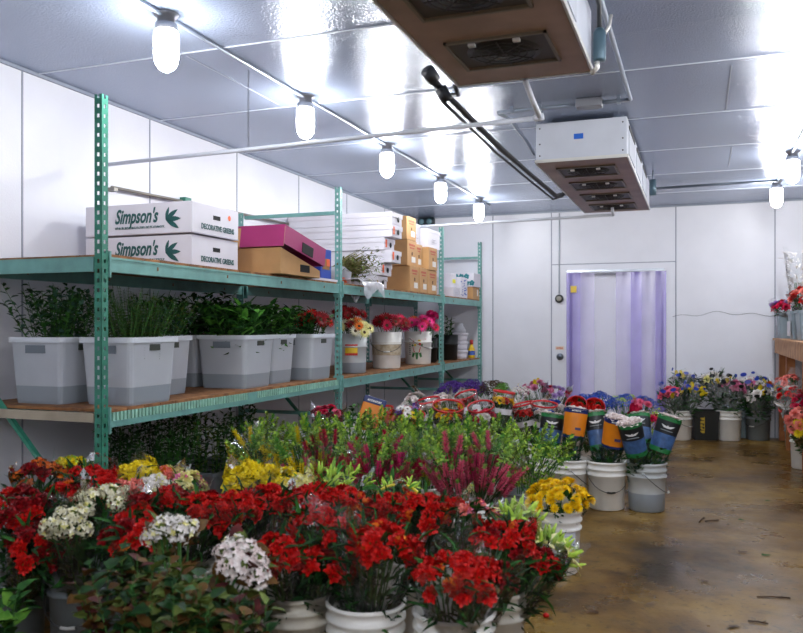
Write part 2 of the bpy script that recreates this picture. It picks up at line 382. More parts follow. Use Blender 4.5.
# ---------------------------------------------------------------- pallet rack
gm = mat('rack_green', '6a9f98', .42, var=.14, scale=9, bump=.05)
gmd = mat('rack_green_old', '2f7d68', .45, var=.2, scale=12)
woodm = mat('deck_wood', '6e4526', .7, c2='a06e42', scale=14)
XF, XB_ = -2.9, -3.85
PY = [3.36, 6.28, 9.22, 11.03]
PT = 2.60
rack = thing('pallet_rack', 'long teal steel storage rack with two shelves along the left wall', 'rack', (0,0,0))
def post(x, y, face, top=PT):
    """slotted upright: two punched webs at right angles"""
    b = MB(); w = .047; t_ = .004; p_ = .05; hh = .020; hw = .008
    for k in range(2):
        if k == 0: M = Matrix.Translation((x-w/2, y-w/2, 0))                                  # facing -Y
        else: M = Matrix.Translation((x+w/2*face, y-w/2, 0)) @ Matrix.Rotation(R(90), 4, 'Z')  # facing the aisle
        b.box(0, w/2-hw, 0, t_, 0, top, 0, M); b.box(w/2+hw, w, 0, t_, 0, top, 0, M)
        z = 0
        while z < top:
            b.box(w/2-hw, w/2+hw, 0, t_, z, min(z+p_-hh, top), 0, M); z += p_
    b.box(x-w/2-.03, x+w/2+.03, y-w/2-.03, y+w/2+.03, 0, .008)
    return b.build('post', gmd if y < 5 else gm, rack)
for y in PY:
    post(XF, y, 1); post(XB_, y, -1, 2.42 if y > 5 else 1.8)
    for z in ((.65, 2.38) if y > 5 else (.3,)):
        f = MB(); f.beam((XF-.03, y, z), (XB_+.03, y, z), .03, .03); f.build('cross_strut', gm, rack)
    for z0, z1 in ((1.20, .27),):
        f = MB(); f.beam((XB_+.03, y+.02, z0), (XF-.03, y+.02, z1), .03, .02); f.build('diagonal_brace', gmd, rack)
def rbeam(x, y0, y1, z0, z1, kind):
    b = MB(); s = 1 if x > -3.3 else -1
    y0 += .027; y1 -= .027
    if kind == 'slotted':
        zc = z0+.032
        b.box(x-.022, x+.022, y0, y1, z0, zc)
        b.box(x-.020*s, x-.012*s, y0, y1, zc, z1) if s < 0 else b.box(x-.020, x-.012, y0, y1, zc, z1)
        y = y0+.004
        while y < y1-.02:
            b.box(x-.018, x+.024, y, y+.017, zc, z1, 1); y += .030
        ymid = (y0+y1)/2; b.box(x-.02, x+.027, ymid-.06, ymid+.06, zc, z1)
    else:
        b.box(x-.022, x+.022, y0, y1, z0, z1); b.box(x+.022*s, x+.027*s, y0, y1, z1-.012, z1) if s > 0 else None
        yy = y0+.4
        while yy < y1: b.box(x+.0215, x+.0245, yy, yy+.012, z0+.03, z0+.05, 2); yy += .72
    for yy in (y0, y1-.012): b.box(x-.03, x+.032, yy, yy+.012, z0-.03, z1+.03)
    return b.build('beam', [gm, mat('slot_pale', '8fc0ae', .5, var=.2, scale=20), mat('bolt_rust', '7a5a3c', .6)], rack)
Z1a, Z1b, Z2a, Z2b = .874, .952, 1.688, 1.765
for i in range(3):
    for x in (XF, XB_):
        rbeam(x, PY[i], PY[i+1], Z1a, Z1b, 'slotted' if i == 0 and x == XF else 'plain')
        rbeam(x, PY[i], PY[i+1], Z2a, Z2b, 'plain')
    for z in (Z1b, Z2b):
        d = MB(); y = PY[i]+.045
        while y < PY[i+1]-.1:
            w = min(.14, PY[i+1]-.045-y)
            d.box(XB_-.02, XF+.018, y+.002, y+w-.003, z, z+.016); y += .14
        d.build('deck_boards', woodm, rack)
e = MB(); e.box(XB_+.04, XF-.04, PY[0]-.012, PY[0]+.012, Z1a+.03, Z1b); e.build('end_rail', mat('tan_edge', 'a59a86', .6, var=.1), rack)
e = MB(); e.box(XB_+.04, XF-.04, PY[0]-.012, PY[0]+.012, Z2a, Z2b); e.build('end_rail', gm, rack)
D1, D2 = Z1b+.016, Z2b+.016

# ---------------------------------------------------------------- boxes
cwh = mat('carton_white', 'cfccd4', .6, var=.03, scale=5)
cbr = mat('carton_brown', 'b48a5a', .7, var=.08, scale=6)
cbd = mat('carton_brown_dark', '8f6a44', .75)
ink = mat('green_ink', '16504e', .6)
inkd = mat('dark_ink', '2b2a30', .6)
holem = mat('hole_dark', '121214', .8)
orng = mat('orange_sticker', 'e0622e', .5)
magm = mat('magenta_print', '94205e', .55, var=.06, scale=5)
def carton(name, label, cat, x0, x1, y0, y1, z0, z1, m=cwh, group=None, lid=0, rz=0):
    """carton with (x0..x1),(y0..y1),(z0..z1); root at base centre"""
    cx, cy = (x0+x1)/2, (y0+y1)/2
    t = thing(name, label, cat, (cx, cy, z0), rz, group)
    hx_, hy, h = (x1-x0)/2, (y1-y0)/2, z1-z0
    MB().box(-hx_, hx_, -hy, hy, 0, h-(.002 if lid else 0)).build('carton_body', m, t, bevel=.004)
    if lid:
        e = .006; b = MB()
        b.box(-hx_-e, hx_+e, -hy-e, hy+e, h, h+e)
        for q in ((-hx_-e, -hx_-.001, -hy-e, hy+e), (hx_+.001, hx_+e, -hy-e, hy+e), (-hx_-.001, hx_+.001, -hy-e, -hy-.001), (-hx_-.001, hx_+.001, hy+.001, hy+e)):
            b.box(*q, h-lid, h)
        b.build('lid', m, t)
    return t, hx_, hy, h
def leafprint(b, cx, cz, L, ang, y, mi=0):
    vs = []
    for k in range(9):
        t = k/8; w = .15*L*math.sin(PI*t)
        vs.append((t*L, w))
    for k in range(7, 0, -1):
        t = k/8; w = -.12*L*math.sin(PI*t); vs.append((t*L, w))
    c, s_ = math.cos(ang), math.sin(ang)
    b.add([(cx+x*c-z*s_, y, cz+x*s_+z*c) for x, z in vs], [tuple(range(len(vs)))], mi)
Lr = mat('lid_grey', 'a9a6b4', .6)
for i, (dz, dx, dy, lab) in enumerate(((0, 0, 0, 'white greens carton with fern logo, lower of the two on the top shelf'), (.205, .01, -.012, 'white greens carton with fern logo, orange dot on its end, upper one'))):
    t, a, c, h = carton('flower_carton', lab, 'box', -3.76+dx, -2.94+dx, 4.21+dy, 4.74+dy, D2+dz, D2+dz+.195, cwh, 'white cartons with fern logos', 0)
    yf = -c-.002
    text('lettering', "Simpson's", .125, t, (-a+.235, yf, .075), (R(90), 0, 0), ink, .35, .0035, sx=.66)
    b = MB()
    for an, L in ((72, .085), (34, .11), (2, .115), (-30, .115)): leafprint(b, .215, .085, L, R(an), yf)
    b.build('leaf_logo', ink, t)
    fineprint('print', .38, .015, 30, t, (-.17, yf, .038), (R(90), 0, 0), ink, i+3)
    # end panel
    xe = a+.002
    text('lettering', 'DECORATIVE GREENS', .048, t, (xe, -.17, .035), (R(90), 0, R(90)), ink, 0, .0012, sx=.80)
    hb = MB(); hb.box(xe-.004, xe, -.035, .045, .105, .132); hb.build('hand_hole', holem, t)
    if i:
        d = MB(); d.lathe([(0,0),(.018,0)], 12, M=Matrix.Translation((xe+.001, .15, .135)) @ Matrix.Rotation(R(90), 4, 'Y')); d.build('orange_dot', orng, t)
    MB().box(a-.006, a+.001, -c-.003, c, -.001 if i else 0, .006).build('carton_edge', Lr, t)
# magenta lidded box
t = thing('lidded_carton', 'brown carton with a tilted magenta and kraft lid, sagging over the shelf edge', 'box', (-3.13, 5.42, D2+.004), 0)
vs = [(-.3,-.32,0),(.32,-.32,0),(.32,.32,0),(-.3,.32,0),(-.3,-.32,.19),(.32,-.32,.19),(.32,.32,.06),(-.3,.32,.06)]
MB().add(vs, [(3,2,1,0),(4,5,6,7),(0,1,5,4),(1,2,6,5),(2,3,7,6),(3,0,4,7)]).build('carton_body', cbr, t, bevel=.004)
tl = -math.atan2(.115, .64)
M = Matrix.Translation((.01,-.33,.225)) @ Matrix.Rotation(tl, 4, 'X')
b = MB(); b.box(-.34,.34,0,.68,.115,.13,1,M); b.box(-.34,.34,0,.006,-.03,.115,0,M); b.box(.334,.34,.006,.68,-.01,.115,1,M); b.box(-.34,-.334,.006,.68,-.01,.115,0,M); b.box(-.334,.334,.674,.68,-.01,.115,1,M)
lo = b.build('lid', [cbr, magm], t)
MB().box(-.02, .341, -.003, 0, -.03, .13, 0, M).build('magenta_panel', magm, lo)
MB().box(.3405, .345, .28, .46, .0, .075, 0, M).build('hand_hole', holem, lo)
b = MB()
for r0, r1 in ((.075, .062), (.055, .047)):
    b.lathe([(r0,0),(r1,0)], 24, M=M @ Matrix.Translation((-.17,-.003,.045)) @ Matrix.Rotation(R(90),4,'X'))
b.box(-.185,-.155,-.0035,-.0015,.015,.075,0,M)
b.build('round_stamp', mat('stamp_red', '7d2630', .6), lo)
MB().box(.3205,.324,-.02,.13,.03,.085).build('hand_hole', holem, t)
# blue box
t, a, c, h = carton('produce_carton', 'blue printed carton with cutout window behind the second post', 'box', -3.3, -2.93, 6.0, 6.2, D2+.02, D2+.27, mat('carton_blue', '20409c', .5))
MB().box(-a-.01, a+.05, -c-.3, c+.02, -.02, -.001).build('white_tray', cwh, t)
MB().box(a, a+.003, -c+.03, c-.04, .08, .17).build('window', cbd, t)
MB().box(a+.003, a+.006, .0, .06, .11, .17).build('orange_mark', orng, t)
# long white boxes
LB = [(-3.86,-2.92), (-3.85,-2.87), (-3.87,-2.77), (-3.88,-2.84), (-3.87,-2.76), (-3.88,-2.76)]
words = ['resting on the shelf boards', 'second from the bottom', 'third from the bottom', 'fourth from the bottom', 'fifth from the bottom', 'topmost of the pile']
for i, (x0, x1) in enumerate(LB):
    t, a, c, h = carton('long_carton', 'long flat white flower box, %s' % words[i], 'box', x0, x1, 7.2+(.02 if i in (2,) else 0), 7.47, D2+i*.122, D2+i*.122+.112, cwh, 'long white flower boxes stacked across the top shelf', .04)
    MB().lathe([(0,0),(.026,0),(.026,.003),(0,.003)], 14, M=Matrix.Translation((a+.005, .02, .055)) @ Matrix.Rotation(R(90),4,'Y')).build('hand_hole', holem, t)
    if i % 5: MB().box(a+.0062, a+.008, -.12, -.08, .025, .1).build('orange_label', orng, t)
    MB().box(-.1, .08, -c-.0015, -c, .035, .037).build('printed_line', Lr, t)
# brown cartons
redp = mat('red_print', 'a8503c', .7)
lblm = mat('label_white', 'd6d2cc', .6)
BC = [(-3.32,-2.88,8.05,8.34,0,.275,'brown carton at the near bottom corner of the kraft stack'),
      (-3.32,-2.88,8.36,8.64,0,.275,'brown carton second along the bottom of the kraft stack'),
      (-3.30,-2.88,8.66,8.98,0,.27,'brown carton standing nearest the third post, bottom of two'),
      (-3.32,-2.90,8.02,8.32,.277,.55,'brown carton on the middle tier at the near end'),
      (-3.34,-2.93,8.36,8.60,.277,.54,'narrow brown carton on the middle tier, second along'),
      (-3.30,-2.87,8.65,8.96,.272,.53,'brown carton nearest the third post, upper of two'),
      (-3.34,-2.90,8.00,8.30,.552,.80,'brown carton topmost of the kraft stack beside white boxes')]
for x0,x1,y0,y1,z0,z1,lab in BC:
    t, a, c, h = carton('kraft_carton', lab, 'box', x0,x1,y0,y1,D2+z0,D2+z1,cbr,'brown cartons stacked on the top shelf')
    b = MB(); b.box(a,a+.002,-c+.06,c-.06,h*.78,h*.86); b.box(a,a+.002,-c+.08,c-.08,h*.68,h*.73); b.build('red_print', redp, t)
    MB().box(a,a+.003,-.02,c-.05,.04,.1).build('label', lblm, t)
    MB().box(a+.0,a+.003,-.015,.015,h*.42,h*.55).build('hand_hole', mat('print_brown','5a3a22',.7), t)
    MB().box(-a,a,-.025,.025,h,h+.001).build('tape', mat('tape_tan','c2a070',.3), t)
WC = [(-3.4,-2.97,8.33,8.62,.545,.77,'white carton on top between the kraft cartons and the back drain pipe'),
      (-3.3,-2.93,9.0,9.17,0,.245,'narrow white carton beside the third post, bottom of three'),
      (-3.3,-2.93,9.0,9.16,.247,.49,'narrow white carton beside the third post, middle of three'),
      (-3.35,-2.9,8.70,9.16,.535,.74,'narrow white carton beside the third post, top of three'),
      (-3.2,-2.9,9.72,10.0,.0,.12,'small white carton under the yellow tagged bag')]
for x0,x1,y0,y1,z0,z1,lab in WC:
    t, a, c, h = carton('white_carton', lab, 'box', x0,x1,y0,y1,D2+z0,D2+z1,cwh,'small white cartons at the far end of the top shelf', .03)
    b = MB(); b.box(a+.006,a+.008,-.08,.08,h*.3,h*.33); b.box(a+.006,a+.008,-.08,.04,h*.45,h*.48); b.build('print', Lr, t)
t, a, c, h = carton('white_carton', 'white carton bag with a yellow tag near the third post', 'box', -3.1,-2.93,9.75,9.95,D2+.128,D2+.30,cwh)
MB().box(a,a+.003,-.06,.06,.05,.1).build('yellow_tag', mat('tag_yellow','d9d420',.5), t)
tl_ = mat('teal_print', '1f7f88', .6); bl_ = mat('blue_print', '3656a6', .6)
t, a, c, h = carton('printed_carton', 'white carton covered in small blue print on the last bay', 'box', -3.25,-2.9,10.05,10.38,D2,D2+.27,cwh)
random.seed(3)
b = MB()
for k in range(26):
    y_, z_ = random.uniform(-a+.02,a-.06), random.uniform(.02,h-.03); b.box(y_,y_+random.uniform(.01,.05),-c-.002,-c,z_,z_+random.uniform(.006,.02)); b.box(a,a+.002,y_,y_+random.uniform(.01,.05),z_,z_+random.uniform(.006,.02))
b.build('blue_print', bl_, t)
t, a, c, h = carton('kraft_carton', 'small brown carton with dark label under the teal patterned box', 'box', -3.25,-2.9,10.66,11.0,D2,D2+.17,cbr)
MB().box(-.1,.02,-c-.003,-c,.02,.13).build('dark_label', mat('label_navy','26304e',.5), t); MB().box(a,a+.003,.05,.1,.05,.14).build('label', lblm, t)
t, a, c, h = carton('patterned_carton', 'white box with teal leaf pattern, top of the last bay', 'box', -3.25,-2.88,10.64,11.0,D2+.172,D2+.36,cwh)
for k in range(9):
    b = MB(); cy_, cz_ = -a+.04+(k%5)*.075, .05+(k//5)*.09
    for q in range(5):
        an = q*2*PI/5+k; M_ = Matrix.Translation((cy_+.022*math.cos(an), -c-.002, cz_+.022*math.sin(an))) @ Matrix.Rotation(R(90),4,'X')
        b.lathe([(0,0),(.019,0)], 8, M=M_)
    b.build('leaf_print', tl_, t)

# ---------------------------------------------------------------- tubs
tubm = mat('tub_plastic', 'd2d7df', .35, alpha=.28, translu=.6, var=.04, scale=4)
tubr = mat('tub_rim', 'd2d8e0', .35, var=.03)
watm = mat('tub_water', '33414d', .08)
tubw = mat('tub_wetted', 'a2abb4', .3, alpha=.2, translu=.5)
tubd = mat('tub_dark', '55606a', .4, alpha=.15)
def tub(x0, x1, y0, y1, label, z=D1, h=.375, m=None, wh=.10, group='frosted plastic tubs on the middle shelf', name='storage_tub', cat='tub'):
    t = thing(name, label, cat, ((x0+x1)/2, (y0+y1)/2, z), 0, group)
    a, c = (x1-x0)/2, (y1-y0)/2; k = .86; b = MB(); m = m or tubm
    def ring(f, z_, r=.03):
        out = []
        for sx, sy, a0 in ((1,1,0),(-1,1,90),(-1,-1,180),(1,-1,270)):
            for q in range(4):
                an = R(a0+q*30); out.append((sx*(a*f-r)+r*math.cos(an), sy*(c*f-r)+r*math.sin(an), z_))
        return out
    kw = k+(1-.04-k)*(wh-.015)/(h-.055); rings = [ring(k-.02,0), ring(k,.015), ring(kw, wh), ring(1-.04, h-.04), ring(1-.04,h-.005)]
    vs = [v for r_ in rings for v in r_]; n_ = 16; fs = []
    for i in range(len(rings)-1):
        for q in range(n_): fs.append((i*n_+q, i*n_+(q+1)%n_, (i+1)*n_+(q+1)%n_, (i+1)*n_+q))
    lo_ = fs[:32]+[tuple(range(n_))[::-1]]; o_ = len(b.v)
    b.add(vs, fs[32:], 0)
    for f in lo_: b.f.append(tuple(q+o_ for q in f)); b.m.append(1); b.sm.append(False)
    b.build('tub_body', [m, tubw if m is tubm else m], t)
    rr = [ring(1-.035,h-.03), ring(1.03,h-.03), ring(1.03,h), ring(1-.055,h), ring(1-.055,h-.01), ring(1-.035,h-.03)]
    vs = [v for r_ in rr for v in r_]; fs = []
    for i in range(5):
        for q in range(n_): fs.append((i*n_+q, i*n_+(q+1)%n_, (i+1)*n_+(q+1)%n_, (i+1)*n_+q))
    MB().add(vs, fs).build('rim', tubr if m is tubm else m, t)
    # grips and hand notch
    MB().box(-.07, .07, -c*.955-.004, -c*.94, h-.09, h-.045).build('grip_recess', mat('recess_grey','717a84',.5), t)
    MB().box(a*.945, a*.965+.002, -.045, .045, h-.075, h-.04).build('hand_notch', mat('notch_dark','3a4038',.6), t)
    rw = [ring(k-.045,.022), ring(k-.045+(wh/h)*.1, wh)]
    vs = [v for r_ in rw for v in r_]
    MB().add(vs, [(q,(q+1)%n_,n_+(q+1)%n_,n_+q) for q in range(n_)]+[tuple(range(n_))[::-1], tuple(n_+q for q in range(n_))]).build('water', watm, t)
    return t
TUBS = [(-3.68,-3.29,3.50,3.86,'frosted tub of dark greens left of the nearest rack post'),
        (-3.24,-2.88,3.57,3.99,'frosted tub of olive greens directly behind the nearest rack post'),
        (-3.50,-3.12,4.10,4.48,'frosted tub peeking out behind the one at the nearest post'),
        (-3.35,-2.93,4.84,5.24,'frosted tub of glossy leaves in the middle of the near bay'),
        (-3.72,-3.36,4.86,5.24,'frosted tub against the wall behind the glossy leaf tub'),
        (-3.38,-2.99,5.30,5.68,'frosted tub right behind the glossy leaf tub'),
        (-3.38,-2.90,5.80,6.22,'frosted tub with red gerberas in front of the second post')]
for q in TUBS: tub(*q)
# ---------------------------------------------------------------- flower meshes
def petal(b, M, L, w, cup=.0, curl=.0, mi=0, n=3, base=.25):
    """petal along +X in M's frame, widening then pointed, lifted by curl"""
    vs = []
    for i in range(n+1):
        t = i/n; x = L*t; z = curl*L*t*t; ww = w*(base+(1-base)*math.sin(PI*min(1, t*.62+.0)))*(1 if t < .7 else (1-t)/.3*.65+.35)
        vs += [(x, -ww/2, z+cup*ww), (x, 0, z), (x, ww/2, z+cup*ww)]
    fs = []
    for i in range(n):
        o = i*3; fs += [(o, o+3, o+4, o+1), (o+1, o+4, o+5, o+2)]
    b.add(vs, fs, mi, M, True)
def RZ(a): return Matrix.Rotation(a, 4, 'Z')
def RY(a): return Matrix.Rotation(a, 4, 'Y')
def T(x, y, z): return Matrix.Translation((x, y, z))
PM = {}
def pm(k):
    C = {'red': ('a6080c','d41e14'), 'darkred': ('5c070e','a01018'), 'orange': ('c8541c','e8862a'), 'yellow': ('d8bc08','f4e030'), 'gold': ('e8b808','fada20'),
         'paleyel': ('d6cf7c','ece6a8'), 'cream': ('d9d4b4','f0ecd8'), 'white': ('d8d2cc','f4efec'), 'blush': ('e0cfcc','f6eeea'), 'pink': ('c85a86','e08cac'), 'magenta': ('c01860','f03a88'),
         'salmon': ('d86a5c','f0958a'), 'purple': ('3c1f6e','6a3ba0'), 'blue': ('20409c','4468c8'), 'lilac': ('9a78b8','bda0d0'), 'crimson': ('a8103a','da2450'), 'rose': ('d04468','f07c98'),
         'lgreen': ('8fb83a','c0d85a'), 'green': ('3c6e22','6a9a38'), 'dgreen': ('0f2c14','22481e'), 'mgreen': ('1b4418','356a2a'), 'olive': ('435422','6f7e3a'), 'autumn': ('4c3014','70522a'),
         'burgundy': ('3c1418','5c2422'), 'bright': ('367226','62a03c'), 'spring': ('5c8630','9cc05a'), 'eucal': ('2a4a42','4a6e5e'), 'brown': ('3a2a1c','5a4028'), 'stem': ('2c5222','42702e'), 'twig': ('5e5834','8e8858')}[k]
    if k not in PM: PM[k] = petal_mat('petal_'+k if k not in ('green','dgreen','mgreen','olive','autumn','burgundy','bright','spring','eucal','stem','lgreen','twig') else 'leaf_'+k, C[0], C[1])
    return PM[k]
FM = {}
def fm(kind, c, c2=None):
    key = (kind, c, c2)
    if key in FM: return FM[key]
    b = MB(); rd = random.Random(hash(kind) % 1 + len(kind)*7+len(c))
    if kind == 'alstro':
        for k in range(6):
            petal(b, RZ(k*PI/3+.1*(k%2)) @ RY(-R(58 if k%2 else 48)), .055, .03, .18, -.35, 0)
        for k in range(3): b.tube([(0,0,0),(.006*math.cos(k*2.1),.006*math.sin(k*2.1),.04)], .0012, 4, 1)
        mats = [pm(c), pm(c2 or 'gold')]
    elif kind == 'alstrohead':      # umbel: several trumpets off one stalk
        for q in range(5):
            an = q*2*PI/5 + .3; Mq = RZ(an) @ T(.006,0,0) @ RY(R(38 if q < 4 else 0)) @ T(0,0,.012)
            for k in range(6):
                petal(b, Mq @ RZ(k*PI/3) @ RY(-R(66 if k%2 else 54)), .043, .030, .22, -.35, 2 if (q+k) % 5 == 0 else 0, 3, .45)
            b.tube([Mq @ Vector((0,0,-.012)), Mq @ Vector((0,0,.02))], .003, 4, 1)
        mats = [pm(c), pm('stem'), pm(c2 or c)]
    elif kind == 'gerbera':
        for lay in range(2):
            for k in range(15):
                petal(b, T(0,0,.012+.004*lay) @ RZ(k*2*PI/15+lay*.2) @ RY(-R(8+10*lay)), .05-.01*lay, .014, .1, .05, 0, 2)
        b.lathe([(.0,.010),(.013,.012),(.014,.02),(.008,.024),(0,.023)], 12, 1); b.tube([(0,0,.012),(0,0,-.03)], .003, 5, 2)
        mats = [pm(c), pm(c2 or 'brown'), pm('stem')]
    elif kind == 'rose':
        for lay, (n_, el, L, w) in enumerate(((3,82,.028,.03),(5,68,.034,.034),(6,48,.04,.038),(6,25,.042,.04))):
            for k in range(n_): petal(b, RZ(k*2*PI/n_+lay*.6) @ RY(-R(el)), L, w, .25, -.25 if lay > 1 else .1, 0, 3, .5)
        b.tube([(0,0,.0),(0,0,-.03)], .004, 5, 1)
        mats = [pm(c), pm('stem')]
    elif kind == 'mum':
        for lay, (n_, el, L, z) in enumerate(((12,0,.034,.008),(11,18,.032,.011),(9,38,.027,.013),(6,62,.02,.014))):
            for k in range(n_): petal(b, T(0,0,z) @ RZ(k*2*PI/n_+lay*.35) @ RY(-R(el)), L, .013, .15, .1, 0, 2, .5)
        b.tube([(0,0,.01),(0,0,-.02)], .003, 4, 1)
        mats = [pm(c), pm('stem')]
    elif kind == 'tulip':
        for k in range(6): petal(b, RZ(k*PI/3) @ T(.004,0,0) @ RY(-R(76 if k%2 else 70)), .055, .034, .3, .25, 0, 4, .6)
        b.tube([(0,0,0.004),(0,0,-.04)], .004, 5, 1)
        mats = [pm(c), pm('stem')]
    elif kind == 'lily':
        for k in range(6): petal(b, RZ(k*PI/3) @ RY(-R(50)), .075, .022, .15, -.5, 0, 3)
        for k in range(3): b.tube([(.02*math.cos(k*2),.02*math.sin(k*2),0),(.03*math.cos(k*2),.03*math.sin(k*2),.03),(.04*math.cos(k*2),.04*math.sin(k*2),.07)], [.006,.011,.003], 6, 1)
        mats = [pm(c), pm('lgreen')]
    elif kind == 'cluster':         # hydrangea-like puff of four petalled florets
        for k in range(34):
            ph = math.acos(1-2*(k+.5)/34*.72); th = k*2.399
            Mq = RZ(th) @ RY(ph+.25*math.sin(k*1.7)) @ T(0,0,.036+.008*math.sin(k*2.9))
            for q in range(4): petal(b, Mq @ RZ(q*PI/2+k) @ RY(-R(24)), .017, .014, .15, 0, 0 if k % 6 else 1, 2, .5)
        b.lathe([(.0,-.02),(.018,0),(.026,.016),(.018,.03),(0,.034)], 8, 2)
        mats = [pm(c), pm(c2 or 'paleyel'), pm('olive')]
    elif kind == 'spike':           # heather-like wand, coloured florets below, green tip above
        L = .14
        b.tube([(0,0,-.22),(0,0,0),(.006,0,L*.6),(0,.004,L)], [.003,.003,.002,.001], 4, 2)
        for k in range(56):
            t = k/56; z = L*t; th = k*2.4; mi = 0 if t < .82 else 1
            Mq = T(0,0,z) @ RZ(th) @ RY(-R(32)); L_ = (.033 if mi == 0 else .030)*(1-.45*t)
            petal(b, Mq, L_, .017*(1-.3*t), .3, .1, mi, 2, .5)
        mats = [pm(c), pm(c2 or 'spring'), pm('stem')]
    elif kind == 'sprig':           # leafy filler stem
        L = .13
        b.tube([(0,0,-.22),(0,0,0),(.004,0,L*.6),(0,.004,L)], [.003,.0025,.002,.001], 4, 2)
        for k in range(40):
            t = k/40; Mq = T(0,0,L*t) @ RZ(k*2.4) @ RY(-R(8+52*t)) @ Matrix.Rotation((k%3-1)*.5,4,'X')
            petal(b, Mq, .036*(1-.4*t), .017, .2, -.15, 0 if k % 3 else 1, 2, .4)
        mats = [pm(c), pm(c2 or 'lgreen'), pm('stem')]
    elif kind == 'statice':
        b.tube([(0,0,-.06),(0,0,.03)], .002, 4, 1)
        for k in range(16):
            th = k*2.4; ph = .15+.09*k; Mq = RZ(th) @ RY(ph*.9) @ T(0,0,.035-.0006*k)
            for q in range(3): petal(b, Mq @ RZ(q*2.1) @ RY(-R(35)), .014, .011, .2, 0, 0, 1, .6)
        mats = [pm(c), pm('stem')]
    me = b.mesh('bloom', mats); FM[key] = me; return me

def leaf(b, M, L, w, mi=0, fold=.25, droop=.2):
    vs = [(0,0,0),(L*.35,-w*.5,fold*w*.5),(L*.4,0,-droop*L*.1),(L*.35,w*.5,fold*w*.5),(L*.75,-w*.32,fold*w*.3-droop*L*.25),(L*.75,0,-droop*L*.35),(L*.75,w*.32,fold*w*.3-droop*L*.25),(L,0,-droop*L*.6)]
    b.add(vs, [(0,1,2),(0,2,3),(1,4,5,2),(2,5,6,3),(4,7,5),(5,7,6)], mi, M, True)

film = None
def film_mat():
    m = bpy.data.materials.new('cellophane'); m.use_nodes = True; nt = m.node_tree
    nt.nodes.remove(nt.nodes['Principled BSDF']); out = nt.nodes['Material Output']
    tr = nt.nodes.new('ShaderNodeBsdfTransparent'); tr.inputs[0].default_value = (.97,.98,.98,1)
    gl = nt.nodes.new('ShaderNodeBsdfGlossy'); gl.inputs['Roughness'].default_value = .09; gl.inputs[0].default_value = (1,1,1,1)
    fr = nt.nodes.new('ShaderNodeFresnel'); fr.inputs[0].default_value = 1.5
    mx = nt.nodes.new('ShaderNodeMixShader')
    tc = nt.nodes.new('ShaderNodeTexCoord'); n2 = nt.nodes.new('ShaderNodeTexNoise'); n2.inputs['Scale'].default_value = 16; n2.inputs['Detail'].default_value = 3
    nt.links.new(tc.outputs['Object'], n2.inputs[0]); bp = nt.nodes.new('ShaderNodeBump'); bp.inputs['Strength'].default_value = .8; bp.inputs['Distance'].default_value = .02
    nt.links.new(n2.outputs[0], bp.inputs['Height']); nt.links.new(bp.outputs[0], gl.inputs['Normal']); nt.links.new(bp.outputs[0], fr.inputs['Normal'])
    df = nt.nodes.new('ShaderNodeBsdfDiffuse'); m0 = nt.nodes.new('ShaderNodeMixShader'); m0.inputs[0].default_value = .015
    nt.links.new(tr.outputs[0], m0.inputs[1]); nt.links.new(df.outputs[0], m0.inputs[2])
    nt.links.new(fr.outputs[0], mx.inputs[0]); nt.links.new(m0.outputs[0], mx.inputs[1]); nt.links.new(gl.outputs[0], mx.inputs[2]); nt.links.new(mx.outputs[0], out.inputs['Surface'])
    return m
film = film_mat()

def sleeve_mesh(r0, r1, z0, z1, rd, flat=1.0, cut=.06):
    b = MB(); n_ = 22; rows = 5; vs = []; ph = rd.random()*6
    for j in range(rows+1):
        t = j/rows
        for k in range(n_):
            a = 2*PI*k/n_; r = r0+(r1-r0)*t**.8; r *= 1+.05*t*math.sin(5*a+ph)+.03*t*math.sin(9*a+2*ph)
            z = z0+(z1-z0)*t + (cut*math.sin(2*a+ph)+.02*math.sin(7*a))*t*t
            vs.append((r*math.cos(a), r*math.sin(a)*flat, z))
    fs = [(j*n_+k, j*n_+(k+1)%n_, (j+1)*n_+(k+1)%n_, (j+1)*n_+k) for j in range(rows) for k in range(n_)]
    b.add(vs, fs, 0, None, True); return b

